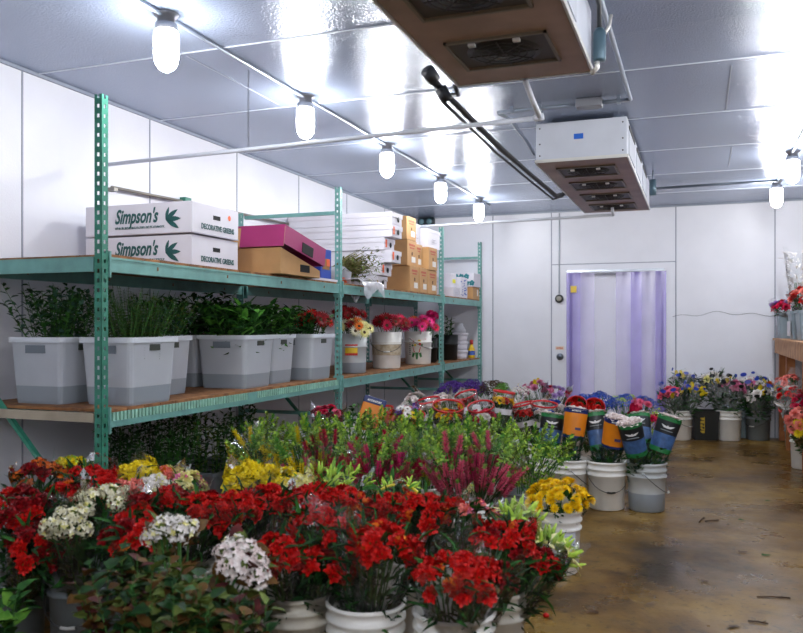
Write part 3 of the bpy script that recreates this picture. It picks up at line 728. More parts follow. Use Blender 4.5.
COUNT = [0]
def bouquet(label, root, head, rad, blooms, n, scale=1.0, leaves=('mgreen','dgreen'), nl=70, ll=.07, lw=.02, sleeve=True, group=None,
            name='flower_bouquet', cat='bouquet', dome=.75, spread=72, bias=None, cone=None, above=.25, seed=None, ribbon=None, smat=None, stemc='stem', bloomname='bloom', lowleaf=.35, pack=1.0):
    """stems gathered at root, a dome of blooms round head"""
    COUNT[0] += 1; rd = random.Random(seed if seed is not None else COUNT[0]*13+5)
    root, head = Vector(root), Vector(head); d = head-root; L = d.length
    t = thing(name, label, cat, root, 0, group); t.rotation_mode = 'QUATERNION'; t.rotation_quaternion = d.to_track_quat('Z', 'Y')
    iq = t.rotation_quaternion.inverted(); bs = iq @ Vector(bias) if bias else Vector((0,0,0))
    pts = []
    for k in range(n):                      # even spiral over the dome, jittered
        ph = math.acos(1-(1-math.cos(R(spread)))*(k+.5)/n); th = k*2.39996+rd.uniform(-.3,.3)
        ph += rd.uniform(-.12,.12); rr = rad*rd.uniform(.82,1.04)
        nrm = Vector((math.sin(ph)*math.cos(th), math.sin(ph)*math.sin(th), math.cos(ph)))
        p = Vector((nrm.x*rr, nrm.y*rr, L-rad*.45+nrm.z*rr*dome)); pts.append((p, nrm))
    ndome = len(pts)
    if cone:                                # flower wands packed round the flank of the bunch
        for k in range(cone[1]):
            th = k*2.39996; u = (k+.5)/cone[1]; rr = rad*(.60+.42*u)
            nrm = Vector((math.cos(th)*.6, math.sin(th)*.6, .8)).normalized()
            pts.append((Vector((rr*math.cos(th), rr*math.sin(th), L*(.60+.24*u))), nrm))
    st = MB()
    for i, (p, nrm) in enumerate(pts[:ndome]):
        fo = Vector((p.x*.12, p.y*.12, 0)); mid = Vector((p.x*.45, p.y*.45, L*.55))
        if i % max(1, n//10) == 0 or n <= 10: st.tube([fo, mid, p], .0035, 4)
    if st.v: st.build('stems', pm(stemc), t)
    tot = sum(w for _, w in blooms)
    for ip, (p, nrm) in enumerate(pts):
        x = rd.random()*tot
        for me, w in blooms:
            x -= w
            if x <= 0: break
        if ip >= ndome: me = cone[0][ip % len(cone[0])]
        o = bpy.data.objects.new(bloomname, me); col.objects.link(o); o.parent = t
        o.location = p; o.rotation_mode = 'QUATERNION'
        up = (nrm*.75+Vector((0,0,.45))+bs+Vector((rd.uniform(-.2,.2),rd.uniform(-.2,.2),0))).normalized()
        o.rotation_quaternion = up.to_track_quat('Z','Y') @ Quaternion((0,0,1), rd.random()*6.28)
        s = scale*rd.uniform(.85,1.15); o.scale = (s,s,s)
    if nl:
        b = MB()
        for k in range(nl):
            th = rd.random()*2*PI; tt = rd.uniform(lowleaf, 1+above*rad/L*1.0); rr = rad*min(1.05, max(.12, (tt-.25)/.62))*math.sqrt(rd.random())*(1 if tt < .9 else .95)
            z = L*tt - (rad*.15)
            if tt > .92: z = min(z, L-rad*.45+dome*math.sqrt(max(0, rad*rad-rr*rr))+.02)
            M = T(rr*math.cos(th), rr*math.sin(th), z) @ RZ(th+rd.uniform(-.9,.9)) @ RY(-R(rd.uniform(5,80))) @ Matrix.Rotation(rd.uniform(-.8,.8),4,'X')
            leaf(b, M, ll*rd.uniform(.6,1.25), lw*rd.uniform(.7,1.3), rd.randrange(len(leaves)), .3, rd.uniform(-.2,.9))
        b.build('leaves', [pm(q) for q in leaves], t)
    if sleeve:
        b = sleeve_mesh(.05, rad*1.18, L*.42, L+rad*.30, rd)
        b.build('clear_sleeve', smat or film, t)
    if ribbon:
        b = sleeve_mesh(rad*1.13, rad*1.17, L+rad*.16, L+rad*.34, rd, cut=.02); o = b.build('printed_rim', mat(*ribbon), t)
        o.modifiers.new('s','SOLIDIFY').thickness = .002
    return t

# ---------------------------------------------------------------- buckets
def bmat(kind):
    return {'white': mat('bucket_white','e8e6e0',.42,var=.05,scale=6), 'dirty': mat('bucket_dirty','b8b09e',.5,c2='dcd8cc',scale=5), 'grey': mat('bucket_grey','6f7678',.45,var=.1,scale=5),
            'dark': mat('bucket_slate','3f464c',.5,var=.1,scale=5), 'frost': mat('bucket_frost','d6dbdc',.35,alpha=.28,translu=.6,var=.04), 'black': mat('bucket_black','0c100e',.5), 'bluegrey': mat('bucket_bluegrey','8a9aa0',.4,var=.08,scale=5)}[kind]
wire = mat('wire_handle','55585c',.35,metal=.8)
BKM = {}
def bucket(label, x, y, kind='white', r=.152, h=.37, z=0, handle=None, water=None, group='ribbed plastic flower buckets', name='flower_bucket', grip='grip_white', ribs=3):
    t = thing(name, label, 'bucket', (x, y, z), 0, group); k = .87; rb = r*k
    R_ = lambda zz: rb+(r-.008-rb)*zz/h
    key = (kind, r, h, ribs, water if kind == 'frost' else None)
    if key not in BKM:
        prof = [(0,.0),(rb-.012,0),(rb,.010)]
        zs = [h-.115, h-.068, h-.004][:ribs] if ribs < 3 else [h-.098, h-.052, h-.003]
        mis = [0,0]
        if kind == 'frost' and water: prof += [(R_(water), water)]; mis = [1,1,1]
        for zz in zs:
            prof += [(R_(zz-.016), zz-.016), (R_(zz)+.010, zz-.012), (R_(zz)+.010, zz-.001), (R_(zz), zz+.002)]
        prof += [(r-.006, h), (r-.012, h-.003)] + ([(rb-.012, .02), (0,.018)] if kind != 'frost' else [(r-.012, h-.02)])
        if kind == 'frost' and water:
            mis = mis + [0]*(len(prof)-1-len(mis))
            BKM[key] = MB().lathe(prof, 36, mis=mis).mesh('bucket_body', [bmat(kind), tubw])
        else: BKM[key] = MB().lathe(prof, 36).mesh('bucket_body', bmat(kind))
    obj('bucket_body', BKM[key], t)
    if water:
        MB().lathe([(0,.022),(rb-.014,.022),(rb-.014+(r-rb)*water/h,water),(0,water)], 32).build('water', watm, t)
    if handle is not None:
        a0, drop = handle; zt = h-.075; rr = r+.006; pts = []
        M = RZ(a0)
        for q in range(17):
            u = q/16*PI; dy = math.cos(u)*rr; s_ = math.sin(u)
            pts.append(M @ Vector((math.sqrt(max(0, rr*rr-dy*dy))+.004, dy, zt-s_*drop)))
        hd = MB().tube(pts, .0028, 6).build('handle', wire, t)
        MB().tube(pts[7:10], .008, 8).build('grip', mat('grip_white','c8c8c6',.4) if grip == 'grip_white' else mat('grip_black','1a1a1a',.4), hd)
        for s_ in (-1, 1):
            MB().lathe([(0,0),(.012,0),(.010,.008),(0,.009)], 12, M=M @ T(0, s_*(r-.006), zt) @ Matrix.Rotation(-s_*R(90),4,'X')).build('handle_lug', bmat(kind), t)
    return t
def decal(t, name, m, polys, rr, zoff=0):
    """polygons (list of (arc, z) points) wrapped on the bucket wall of radius rr(z)"""
    b = MB()
    for a0, P in polys:
        vs = []
        for s_, z in P:
            q = rr(z)+.0015; an = a0+s_/q; vs.append((q*math.cos(an), q*math.sin(an), z))
        b.add(vs, [tuple(range(len(vs)))], 0)
    return b.build(name, m, t)
CAMDIR = lambda x, y: math.atan2(-y, -x)     # heading from a spot towards the aisle viewer
# ---------------------------------------------------------------- greens in the tubs
def greens(label, x, y, z0, top, sx, sy, mats, n=26, ll=.07, lw=.03, stemn=16, lean=.0, name='greenery_bunch', group=None, sprig='leafy', seed=1, spreadf=1.0):
    """upright branches with leaves along each branch; root on the tub floor"""
    t = thing(name, label, 'greenery', (x, y, z0), 0, group); rd = random.Random(seed*31+7)
    st = MB(); lv = MB(); H = top-z0
    for k in range(stemn):
        bx, by = rd.uniform(-.75,.75)*sx, rd.uniform(-.75,.75)*sy
        tx, ty = bx*1.3*spreadf+rd.uniform(-.3,.3)*sx*spreadf+lean*rd.random(), by*1.3*spreadf+rd.uniform(-.3,.3)*sy*spreadf; hh = H*rd.uniform(.82,1.0)
        A = Vector((bx*.7,by*.7,.012)); Bm = Vector((bx,by,hh*.5)); C_ = Vector((tx,ty,hh))
        st.tube([A,Bm,C_], [.004,.003,.0015], 4)
        for q in range(n):
            u = .36+.64*q/n; p = Bm.lerp(C_, (u-.5)/.5) if u > .5 else A.lerp(Bm, u/.5)
            th = q*2.4+k
            if sprig == 'fern':
                for s_ in (-1,1):
                    M = T(*p) @ RZ(k*1.3) @ Matrix.Rotation(s_*R(78),4,'Z') @ RY(-R(25)); leaf(lv, M, ll*(1.15-u)*1.6, lw, q%len(mats), .1, .5)
            else:
                M = T(*p) @ RZ(th) @ RY(-R(rd.uniform(15,55))) @ Matrix.Rotation(rd.uniform(-.5,.5),4,'X'); leaf(lv, M, ll*rd.uniform(.7,1.2), lw*rd.uniform(.8,1.2), rd.randrange(len(mats)), .25, rd.uniform(0,.9))
    st.build('stems', pm('stem'), t); lv.build('leaves', [pm(q) for q in mats], t); return t
Gz = D1+.024
def gtub(q): return (q[0]+q[1])/2, (q[2]+q[3])/2
GS = [(0,'dark eucalyptus bunch in the tub left of the nearest post',('dgreen','eucal','mgreen'),'leafy',.05,.024,1.66,20,22),
      (1,'olive fern fronds in the tub behind the nearest post',('olive','mgreen','dgreen'),'fern',.05,.010,1.64,24,22),
      (2,'dusty green sprigs in the partly hidden tub of the near bay',('mgreen','eucal','olive'),'leafy',.04,.016,1.62,20,20),
      (3,'glossy bright green leaves in the middle tub of the near bay',('bright','mgreen','dgreen'),'leafy',.11,.045,1.58,14,18),
      (4,'dark branches in the tub against the wall of the near bay',('dgreen','mgreen'),'leafy',.07,.03,1.66,18,16),
      (5,'glossy green leaves in the tub behind the middle one',('mgreen','dgreen','bright'),'leafy',.10,.04,1.58,14,16),
      (6,'dark foliage in the tub before the second post',('dgreen','mgreen'),'leafy',.07,.028,1.56,16,16)]
for i,lab,ms,sp,ll,lw,top,nn,sn in GS:
    x, y = gtub(TUBS[i]); greens(lab, x, y, Gz, top, .17, .17, ms, nn, ll, lw, int(sn*2.8), 0, seed=i+1, sprig=sp, spreadf=1.55)
# red gerberas in the last tub
x, y = gtub(TUBS[6])
bouquet('deep red gerberas standing in the tub before the second post', (x+.05,y+.05,Gz), (x+.08,y+.10,1.46), .14, [(fm('gerbera','darkred'),3),(fm('gerbera','red'),2)], 12, 1.3, ('dgreen',), 20, sleeve=False, lowleaf=.6, bias=(.9,-.75,-.1))

# shelf buckets
SR = lambda r,h: (lambda z: r*.87+(r-.008-r*.87)*z/h)
def sring(a0, w, z0, z1, n_=8):
    return [(a0, [(-w/2+w*i/n_, z0) for i in range(n_+1)] + [(w/2-w*i/n_, z1) for i in range(n_+1)])]
K = [(W(353,366,7.50),'k1'),(W(386,366,8.05),'k2'),(W(419,362,9.05),'k3')]
kx = -3.07
K1 = (kx, 6.94); K2 = (kx, 7.85); K3 = (kx, 8.86)
t = bucket('frosted bucket with yellow and red sticker beside the second rack post', *K1, kind='frost', r=.155, z=D1, water=.10, ribs=1)
va = CAMDIR(*K1); rr = SR(.155,.37)
for a_, z_ in (('s',0),):
    for i in range(3):
        s0 = .02+(i-1)*.0; 
pl = []
for i in range(4): pl.append((va-.15, [(.02+i*.03-.06,.17),(.02+(i+1)*.03-.06,.17),(.02+(i+1)*.03-.06,.27),(.02+i*.03-.06,.27)]))
st_ = decal(t, 'yellow_sticker', mat('sticker_yellow','e0bc28',.4), pl, rr)
for nm, z0, z1 in (('red_band',.25,.272),('red_band',.168,.19)):
    decal(st_, nm, mat('sticker_red','c22a20',.4), [(a,[(p[0][0],z0),(p[1][0],z0),(p[1][0],z1),(p[0][0],z1)]) for a,p in pl], lambda z: rr(z)+.001)
t = bucket('large pail with tan paper band and wire handle on the middle shelf', *K2, kind='white', r=.165, h=.38, z=D1, handle=(CAMDIR(*K2), .13), water=.1, ribs=1)
MB().lathe([(SR(.165,.38)(.14)+.002,.14),(SR(.165,.38)(.27)+.002,.27)], 36).build('paper_band', mat('band_tan','a8977c',.7,c2='c2b6a0',scale=30), t)
t = bucket('white pail printed with a flower basket picture on the middle shelf', *K3, kind='white', r=.168, h=.38, z=D1, handle=(CAMDIR(*K3)+.9, .12), ribs=1)
va = CAMDIR(*K3); rr = SR(.168,.38)
def disc(cx, cz, r_, n_=10): return [(cx+r_*math.cos(2*PI*i/n_), cz+r_*math.sin(2*PI*i/n_)) for i in range(n_)]
decal(t,'printed_basket',mat('print_red','c02820',.5),[(va-.1,[(-.035,.14),(.03,.14),(.045,.20),(-.05,.20)])],rr)
decal(t,'printed_leaves',mat('print_green','2d6a34',.5),[(va-.1,[(-.01,.06),(.01,.06),(.02,.14),(-.02,.14)]),(va-.1,[(-.06,.09),(-.04,.08),(-.02,.13),(-.05,.14)]),(va-.1,[(.06,.09),(.04,.08),(.02,.13),(.05,.14)]),(va-.1,disc(-.05,.22,.012)),(va-.1,disc(.06,.225,.012))],rr)
decal(t,'printed_flowers',mat('print_red','c02820',.5),[(va-.1,disc(-.04,.26,.016)),(va-.1,disc(.035,.235,.016))],lambda z: rr(z)+.001)
decal(t,'printed_flowers',mat('print_yellow','e0c030',.5),[(va-.1,disc(.03,.27,.018)),(va-.1,disc(-.02,.225,.014))],lambda z: rr(z)+.001)
decal(t,'printed_stripe',mat('print_red','c02820',.5),sring(va,.20,.292,.298),rr)
decal(t,'printed_column',mat('print_dark','3a3030',.5),[(va-.1,[(-.10+.012*(j%2),.11+.022*i+.003),(-.09+.012*(j%2),.11+.022*i+.003),(-.09+.012*(j%2),.12+.022*i+.003),(-.10+.012*(j%2),.12+.022*i+.003)]) for i in range(7) for j in range(2)],rr)
gz = D1+.025
bouquet('mixed cream and orange gerberas in the stickered bucket', (kx,K1[1],gz), (kx+.05,K1[1]-.02,D1+.43), .17, [(fm('gerbera','cream'),3),(fm('gerbera','orange'),3),(fm('gerbera','paleyel'),2),(fm('gerbera','darkred'),1)], 16, 1.1, ('mgreen',), 10, sleeve=False, bias=(.9,-.75,-.1))
bouquet('dark red gerberas behind the cream ones in the stickered bucket', (kx-.02,K1[1]+.04,gz), (kx-.08,K1[1]+.08,D1+.55), .15, [(fm('gerbera','burgundy' if False else 'darkred'),3)], 12, 1.1, ('mgreen',), 8, sleeve=False, bias=(.9,-.75,-.1))
bouquet('deep red and pink gerberas in the tan banded pail', (kx,K2[1],gz), (kx+.05,K2[1]-.02,D1+.48), .18, [(fm('gerbera','darkred'),4),(fm('gerbera','crimson'),3),(fm('gerbera','salmon'),1)], 15, 1.35, ('mgreen',), 10, sleeve=False, bias=(.9,-.75,-.1))
bouquet('magenta gerberas with one orange in the printed pail', (kx,K3[1],gz), (kx+.05,K3[1]-.02,D1+.46), .19, [(fm('gerbera','magenta'),5),(fm('gerbera','orange'),1),(fm('gerbera','crimson'),1)], 15, 1.4, ('mgreen',), 12, sleeve=False, bias=(.9,-.75,-.1))
t = bucket('narrow dark green vase at the third rack post on the middle shelf', -3.10, 9.36, kind='black', r=.11, h=.30, z=D1, ribs=1)
bouquet('tall hot pink stem in the narrow dark vase by the third post', (-3.10,9.36,gz), (-3.02,9.22,D1+.52), .07, [(fm('rose','magenta'),1)], 8, 1.3, ('mgreen','dgreen'), 12, sleeve=False, dome=1.6)
t = bucket('dark green planter in the last bay of the middle shelf', -3.10, 10.1, kind='black', r=.155, h=.33, z=D1, ribs=1)
greens('bushy dark plant in the dark planter of the last bay', -3.10, 10.1, gz, D1+.58, .09, .09, ('dgreen','mgreen'), 12, .06, .025, 10, seed=31, name='potted_plant')
for i in range(3):
    t = thing('foam_tub', 'white round foam tub, %s of three in the last bay' % ('bottom','middle','top')[i], 'tub', (-3.08, 10.6, D1+i*.118), 0, 'stacked white foam tubs')
    MB().lathe([(0,0),(.105,0),(.118,.08),(.0,.08)], 28).build('tub_body', cwh, t)
    MB().lathe([(0,.08),(.126,.08),(.126,.112),(.11,.116),(0,.116)], 28).build('lid', cwh, t)
t = thing('plastic_bag', 'crumpled white bag on the stacked foam tubs', 'bag', (-3.08,10.6,D1+.356)); rd = random.Random(4)
b = MB(); pr = [(.0,0),(.09,0),(.1,.03),(.08,.07),(.05,.10),(.06,.13),(0,.12)]; b.lathe(pr, 14)
b.v = [(x*(1+rd.uniform(-.2,.2)), y*(1+rd.uniform(-.2,.2)), max(0, z+rd.uniform(-.012,.012))) if z > .001 else (x,y,z) for x,y,z in b.v]
b.build('bag', mat('bag_white','c9cbd2',.3), t)
t = thing('spray_bottle', 'small yellow bottle with red top and blue label beside the foam tubs', 'bottle', (-2.98,10.88,D1))
MB().lathe([(0,0),(.045,0),(.048,.02),(.048,.12),(.02,.17),(.018,.19)], 16).build('bottle_body', mat('bot_yellow','d8b418',.4), t)
MB().lathe([(.018,.19),(.024,.19),(.024,.25),(0,.255)], 12).build('cap', mat('bot_red','a81c20',.4), t)
MB().lathe([(.049,.04),(.049,.10)], 16).build('label', bl_, t)
# twig bundle with film on the top shelf
t = thing('twig_bundle', 'bundle of pale green twigs wrapped in film poking out over the shelf', 'branches', (-3.56,6.78,D2+.02)); rd = random.Random(9)
b = MB(); lv = MB()
for k in range(120):
    a = rd.random()*6.28; q = math.sqrt(rd.random())
    y0, z0 = .06*q*math.cos(a), .08+.06*q*math.sin(a); y1, z1 = y0*2.4+rd.uniform(-.03,.03), .15+(z0-.08)*2.2
    x1 = .52+rd.uniform(0,.2)
    pts = [Vector((0,y0,z0)), Vector((.35,y0*1.3,z0*1.05)), Vector((x1,y1,z1))]; b.tube(pts, [.004,.004,.003], 4)
    for j in range(9):
        p = pts[1].lerp(pts[2], j/6)
        leaf(lv, T(*p) @ RZ(rd.uniform(-.8,.8)) @ RY(rd.uniform(-1,1)), .045, .018, j % 2, .2, .2)
b.build('twigs', pm('twig'), t); lv.build('buds', [pm('olive'), pm('twig')], t)
b = MB(); vs = []; n_, m_ = 14, 10
for j in range(m_+1):
    for k in range(n_+1):
        u, v = j/m_, k/n_; x = -.02+u*.72; a = -.3+ v*3.7 - 1.8
        rr_ = .085+.05*u; y = rr_*math.sin(a)+rd.uniform(-.008,.008); z = .075+.03*u-rr_*math.cos(a)
        if u > .75: z -= (u-.75)*.75*(.6+rd.random()*.3)*(1-abs(v-.5)); x -= (u-.75)*.35
        vs.append((x, y, max(z, -.0) if u < .72 else z))
b.add(vs, [(j*(n_+1)+k, j*(n_+1)+k+1, (j+1)*(n_+1)+k+1, (j+1)*(n_+1)+k) for j in range(m_) for k in range(n_)], 0, None, True)
b.build('film_wrap', mat('film_milky','dfe2ea',.15,alpha=.4,spec=.9,bump=.6,bscale=25), t)
MB().box(.50,.60,-.125,-.115,.0,.05).build('orange_tag', orng, t)
b = MB(); vs = []; prof = [(.44,.012),(.60,.03),(.70,.028),(.745,.0),(.755,-.05),(.75,-.11)]
for j, (px_, pz_) in enumerate(prof):
    for k in range(13):
        v = k/12; vs.append((px_+rd.uniform(0,.022), -.20+.52*v+rd.uniform(-.012,.012), pz_+rd.uniform(-.004,.02)-(.05*math.sin(v*7) if j > 3 else 0)))
b.add(vs, [(j*13+k, j*13+k+1, (j+1)*13+k+1, (j+1)*13+k) for j in range(5) for k in range(12)], 0, None, True)
b.build('loose_film', MATS['film_milky'], t)

# ---------------------------------------------------------------- floor buckets and bouquets
AL = lambda a, c2=None: fm('alstrohead', a, c2)
def fl(px, d): p = W(px, 400, d); return p.x, p.y
def B(key, label, px, d, **k):
    x, y = fl(px, d); BK[key] = (x, y, k.get('h', .37)); bucket(label, x, y, **k)
BK = {}
vis = 'ribbed plastic flower buckets on the floor'; hid = 'buckets mostly hidden under the flowers'
B('F1','white ribbed bucket at bottom centre, leftmost of the three front buckets',297,3.16,kind='dirty',handle=(-.9,.16))
B('F2','white ribbed bucket at bottom centre, middle of the three front buckets',366,3.04,kind='white')
B('F3','white ribbed bucket at bottom centre, rightmost of the three front buckets',454,2.94,kind='white')
B('F4','smaller whitish bucket tucked behind the rightmost front bucket',495,3.30,kind='dirty',r=.13,h=.33)
B('A','grey bucket at the bottom left corner of the picture',12,3.58,kind='grey',handle=(-1.2,.14))
B('B','grey ribbed bucket with white grip, second from the left edge',84,3.50,kind='grey',handle=(-1.25,.15))
B('H','dark bucket buried in autumn leaves at bottom left',182,2.80,kind='grey')
B('G1','bucket hidden under the upper red alstroemerias left of centre',330,3.72,group=hid)
B('G2','bucket hidden under the upper red alstroemerias at centre',412,3.62,group=hid)
B('G3','bucket hidden under the wide red bunch behind the blush hydrangea',250,3.62,group=hid)
B('G4','bucket hidden under the two small red bunches at left',188,3.66,group=hid)
B('G5','bucket hidden under the dark red and cream flowers at left',128,3.60,group=hid,kind='grey')
B('G6','bucket hidden behind the red flowers left of the rack post',50,4.05,group=hid,kind='grey')
B('G7','bucket hidden under the pastel flowers right of the rack post',150,4.22,group=hid,kind='grey')
B('G8','bucket hidden under the yellow alstroemerias',258,4.15,group=hid)
B('G9','bucket hidden under the pale lily buds at centre',322,4.24,group=hid)
B('G10','bucket hidden under the yellow hoop at centre',392,4.10,group=hid)
B('G11','bucket hidden behind the dark leaved bunch at centre',452,3.62,group=hid)
B('S7','white bucket holding the crimson heather at centre',470,4.78,kind='white')
B('S9','grey bucket under the leafy green bush beside the yellow mums',520,5.10,kind='grey')
B('M','white labelled bucket of yellow chrysanthemums by the aisle',557,4.62,kind='white',r=.142,h=.36)
B('S1','bucket hidden under the yellow green heather below the shelf',262,5.30,group=hid)
B('S2','bucket hidden under the green heather left of the crimson ones',318,5.20,group=hid)
B('S4','bucket hidden under the dark pink heather at centre',382,4.95,group=hid)
B('S5','bucket hidden under the green and yellow heather at centre',424,5.25,group=hid)
B('S10','bucket hidden in the middle of the green bushes',360,5.75,group=hid)
B('S11','bucket hidden behind the crimson heather',480,5.75,group=hid)

def Q(key, px, py, d, rad, *a, **k):
    """bouquet standing in bucket key, its head at picture spot px,py and depth d"""
    x, y, h = BK[key]; hd = W(px, py, d); dv = Vector((hd.x-x, hd.y-y, 0))
    off = dv*.25
    if off.length > .085: off = off.normalized()*.085
    lab = k.pop('label')
    if k.get('group') == gr:
        a = (a[0], int(a[1]*1.0), a[2]*.84) + tuple(a[3:]); k['nl'] = 170; k['above'] = .55
    return bouquet(lab, (x-off.x*.5, y-off.y*.5, .024), hd, rad, *a, **k)
red = [(AL('red'),6),(AL('red','orange'),1)]
dred = [(AL('darkred'),3),(AL('red'),2)]
gr = 'red alstroemeria bouquets in clear sleeves'
LF = dict(leaves=('mgreen','dgreen','dgreen'), nl=90, ll=.085, lw=.016)
Q('F1',272,556,3.05,.115,red,15,.9,label='red alstroemeria bouquet in the leftmost front bucket, low and left',group=gr,**LF)
Q('F1',322,566,3.10,.10,red,12,.9,label='red alstroemeria bouquet low on the right of the leftmost front bucket',group=gr,**LF)
Q('F1',318,520,3.28,.105,red,13,.9,label='red alstroemeria bouquet above the gap between the first two front buckets',group=gr,**LF)
Q('F2',386,545,2.98,.135,red,20,.95,label='full red alstroemeria bouquet in the middle front bucket',group=gr,**LF)
Q('F2',348,534,3.15,.10,red,12,.9,label='red alstroemeria bouquet at the left back of the middle front bucket',group=gr,**LF)
Q('F3',456,575,2.84,.135,red,22,.9,label='red alstroemeria bouquet in a wide clear sleeve, rightmost front bucket',group=gr,**LF)
Q('F3',492,574,2.98,.09,dred,10,.85,label='small dark red bunch at the right of the rightmost front bucket',group=gr,**LF)
Q('F4',505,538,3.22,.115,dred+red,16,.9,label='red alstroemeria bouquet leaning out above the smaller whitish bucket',group=gr,**LF)
Q('F4',541,562,3.26,.085,dred,9,.85,label='dark red bunch leaning furthest right over the aisle floor',group=gr,**LF)
lil = [(fm('lily','lgreen'),2),(fm('lily','paleyel'),3)]
Q('F4',553,548,3.40,.085,lil,8,1.0,('bright','spring'),40,.07,.02,label='pale green lily bunch at the right edge of the reds',group='pale lily bunches')
Q('F4',520,518,3.5,.09,lil,7,1.0,('bright','spring','mgreen'),50,.08,.02,label='pale lily bunch behind the leaning red bouquet',group='pale lily bunches')
Q('G1',305,500,3.62,.11,red,14,.9,label='red alstroemeria bouquet in the upper row left of centre',group=gr,**LF)
Q('G1',348,502,3.66,.125,red,17,.9,label='red alstroemeria bouquet in the upper row at centre left',group=gr,**LF)
Q('G2',388,508,3.55,.11,red,14,.9,label='red alstroemeria bouquet in the upper row below the yellow hoop',group=gr,**LF)
Q('G2',425,510,3.50,.125,[(AL('red','orange'),3),(AL('red'),2)],17,.9,label='orange red alstroemeria bouquet in the upper row, its right end',group=gr,**LF)
Q('G3',238,508,3.50,.12,red,16,.95,label='red alstroemeria bouquet right behind the blush hydrangea',group=gr,**LF)
Q('G3',268,500,3.60,.11,red,13,.9,label='red alstroemeria bouquet below the yellow alstroemerias',group=gr,**LF)
Q('G4',205,508,3.52,.10,dred+red,12,.9,label='compact red bunch between the white cluster and the wide red one',group=gr,**LF)
Q('G4',168,500,3.70,.10,red,12,.9,label='compact red bunch above the white flower cluster',group=gr,**LF)
Q('G5',132,535,3.20,.09,dred+red,10,.9,label='low red bunch between the cream and white clusters',group=gr,**LF)
Q('G5',140,508,3.50,.09,dred,10,.85,label='dark red bunch beside the right cream cluster',group=gr,**LF)
Q('A',18,508,3.45,.15,dred+[(AL('darkred'),3)],20,.9,label='dark red bouquet at the left edge, above the corner bucket',group=gr,**LF)
Q('A',36,545,3.30,.11,dred,12,.85,label='low dark red bunch hanging over the corner bucket',group=gr,**LF)
Q('B',58,498,3.60,.12,dred+[(AL('orange'),1)],14,.85,label='mixed dark red and orange bunch above the second left bucket',group=gr,**LF)
Q('B',68,522,3.22,.085,[(fm('cluster','cream'),3)],6,.85,('dgreen','mgreen'),60,.07,.03,label='cream flower cluster standing in the second left bucket',group='cream and white clusters')
Q('B',104,500,3.42,.085,[(fm('cluster','cream'),3)],5,.85,('dgreen','mgreen'),50,.07,.03,label='cream flower cluster right of and above the first cream one',group='cream and white clusters')
Q('G6',40,474,4.0,.12,[(AL('orange','brown'),3),(AL('darkred'),2)],12,.9,label='rust orange bunch below the end of the green diagonal brace',**LF)
Q('G6',72,468,4.15,.09,[(AL('yellow','lgreen'),3)],9,.8,('bright','spring'),40,label='small yellow green bunch left of the near rack post')
Q('G6',92,482,3.85,.11,red,13,.9,label='red bunch right in front of the near rack post',group=gr,**LF)
Q('G7',136,474,4.12,.10,[(AL('yellow'),4)],12,.9,label='bright yellow bunch just right of the near rack post',**LF)
Q('G7',166,478,4.25,.10,[(AL('salmon','orange'),2),(AL('paleyel'),2)],9,.9,('bright','olive'),50,label='salmon and pale bunch next to the yellow one by the rack post')
Q('G7',124,492,3.95,.08,[(AL('salmon'),3)],8,.85,label='small salmon pink bunch above the right cream cluster',**LF)
Q('G7',152,490,4.0,.09,[(AL('white','paleyel'),3)],9,.85,('bright','olive'),40,label='white bunch below the bright yellow bunch')
Q('G7',190,484,4.2,.09,[(AL('paleyel','pink'),1)],6,.85,('bright','spring','olive'),60,label='pale leafy bunch in front of the grey crates')
Q('G8',252,479,4.08,.12,[(AL('yellow'),5)],17,.95,label='wide yellow alstroemeria bunch, left half',**LF)
Q('G8',284,482,4.12,.10,[(AL('yellow','paleyel'),3)],11,.9,label='yellow alstroemeria bunch, right half with paler blooms',**LF)
Q('G9',300,490,3.95,.07,[(AL('paleyel','white'),3)],6,.9,('bright','lgreen'),30,label='pale yellow buds behind the upper red row')
Q('G9',326,480,4.15,.10,[(fm('lily','lgreen'),2)],6,.9,('bright','spring'),80,.09,.025,label='light green lily buds at centre under the heather')
Q('G9',352,478,4.3,.09,[(fm('lily','lgreen'),2)],3,.8,('mgreen','bright'),50,.09,.02,label='leafy bunch in shiny film left of the yellow hoop')
Q('G10',400,490,3.95,.10,[(fm('lily','lgreen'),1)],3,.7,('bright','mgreen'),70,.11,.03,label='broad leaved greens under the yellow hoop')
x, y, h = BK['G10']; hc = W(398, 500, 3.9)
t = thing('yellow_hoop', 'shiny yellow hoop handle arching over the centre reds', 'hoop', (hc.x, hc.y, 0))
pts = [Vector((.13*math.cos(a)*CT, .13*math.cos(a)*ST, .52+.115*math.sin(a))) for a in [PI*k/16 for k in range(17)]]
MB().tube(pts, .007, 8).build('hoop_band', mat('hoop_yellow','e0cc20',.3), t)
for s_ in (0, -1): MB().tube([(pts[s_].x, pts[s_].y, .02), pts[s_]], .005, 6).build('hoop_leg', mat('hoop_yellow','e0cc20',.3), t)
Q('G11',446,510,3.62,.12,[(AL('salmon','pink'),1),(AL('red'),1)],5,.9,('dgreen','mgreen','mgreen'),110,.10,.022,label='dark leaved bunch with few pinkish flowers behind the rightmost front bucket')
Q('G11',480,512,3.72,.09,[(AL('salmon','pink'),1)],4,.8,('mgreen','dgreen'),70,.09,.02,label='green leaved bunch below the crimson heather bucket')

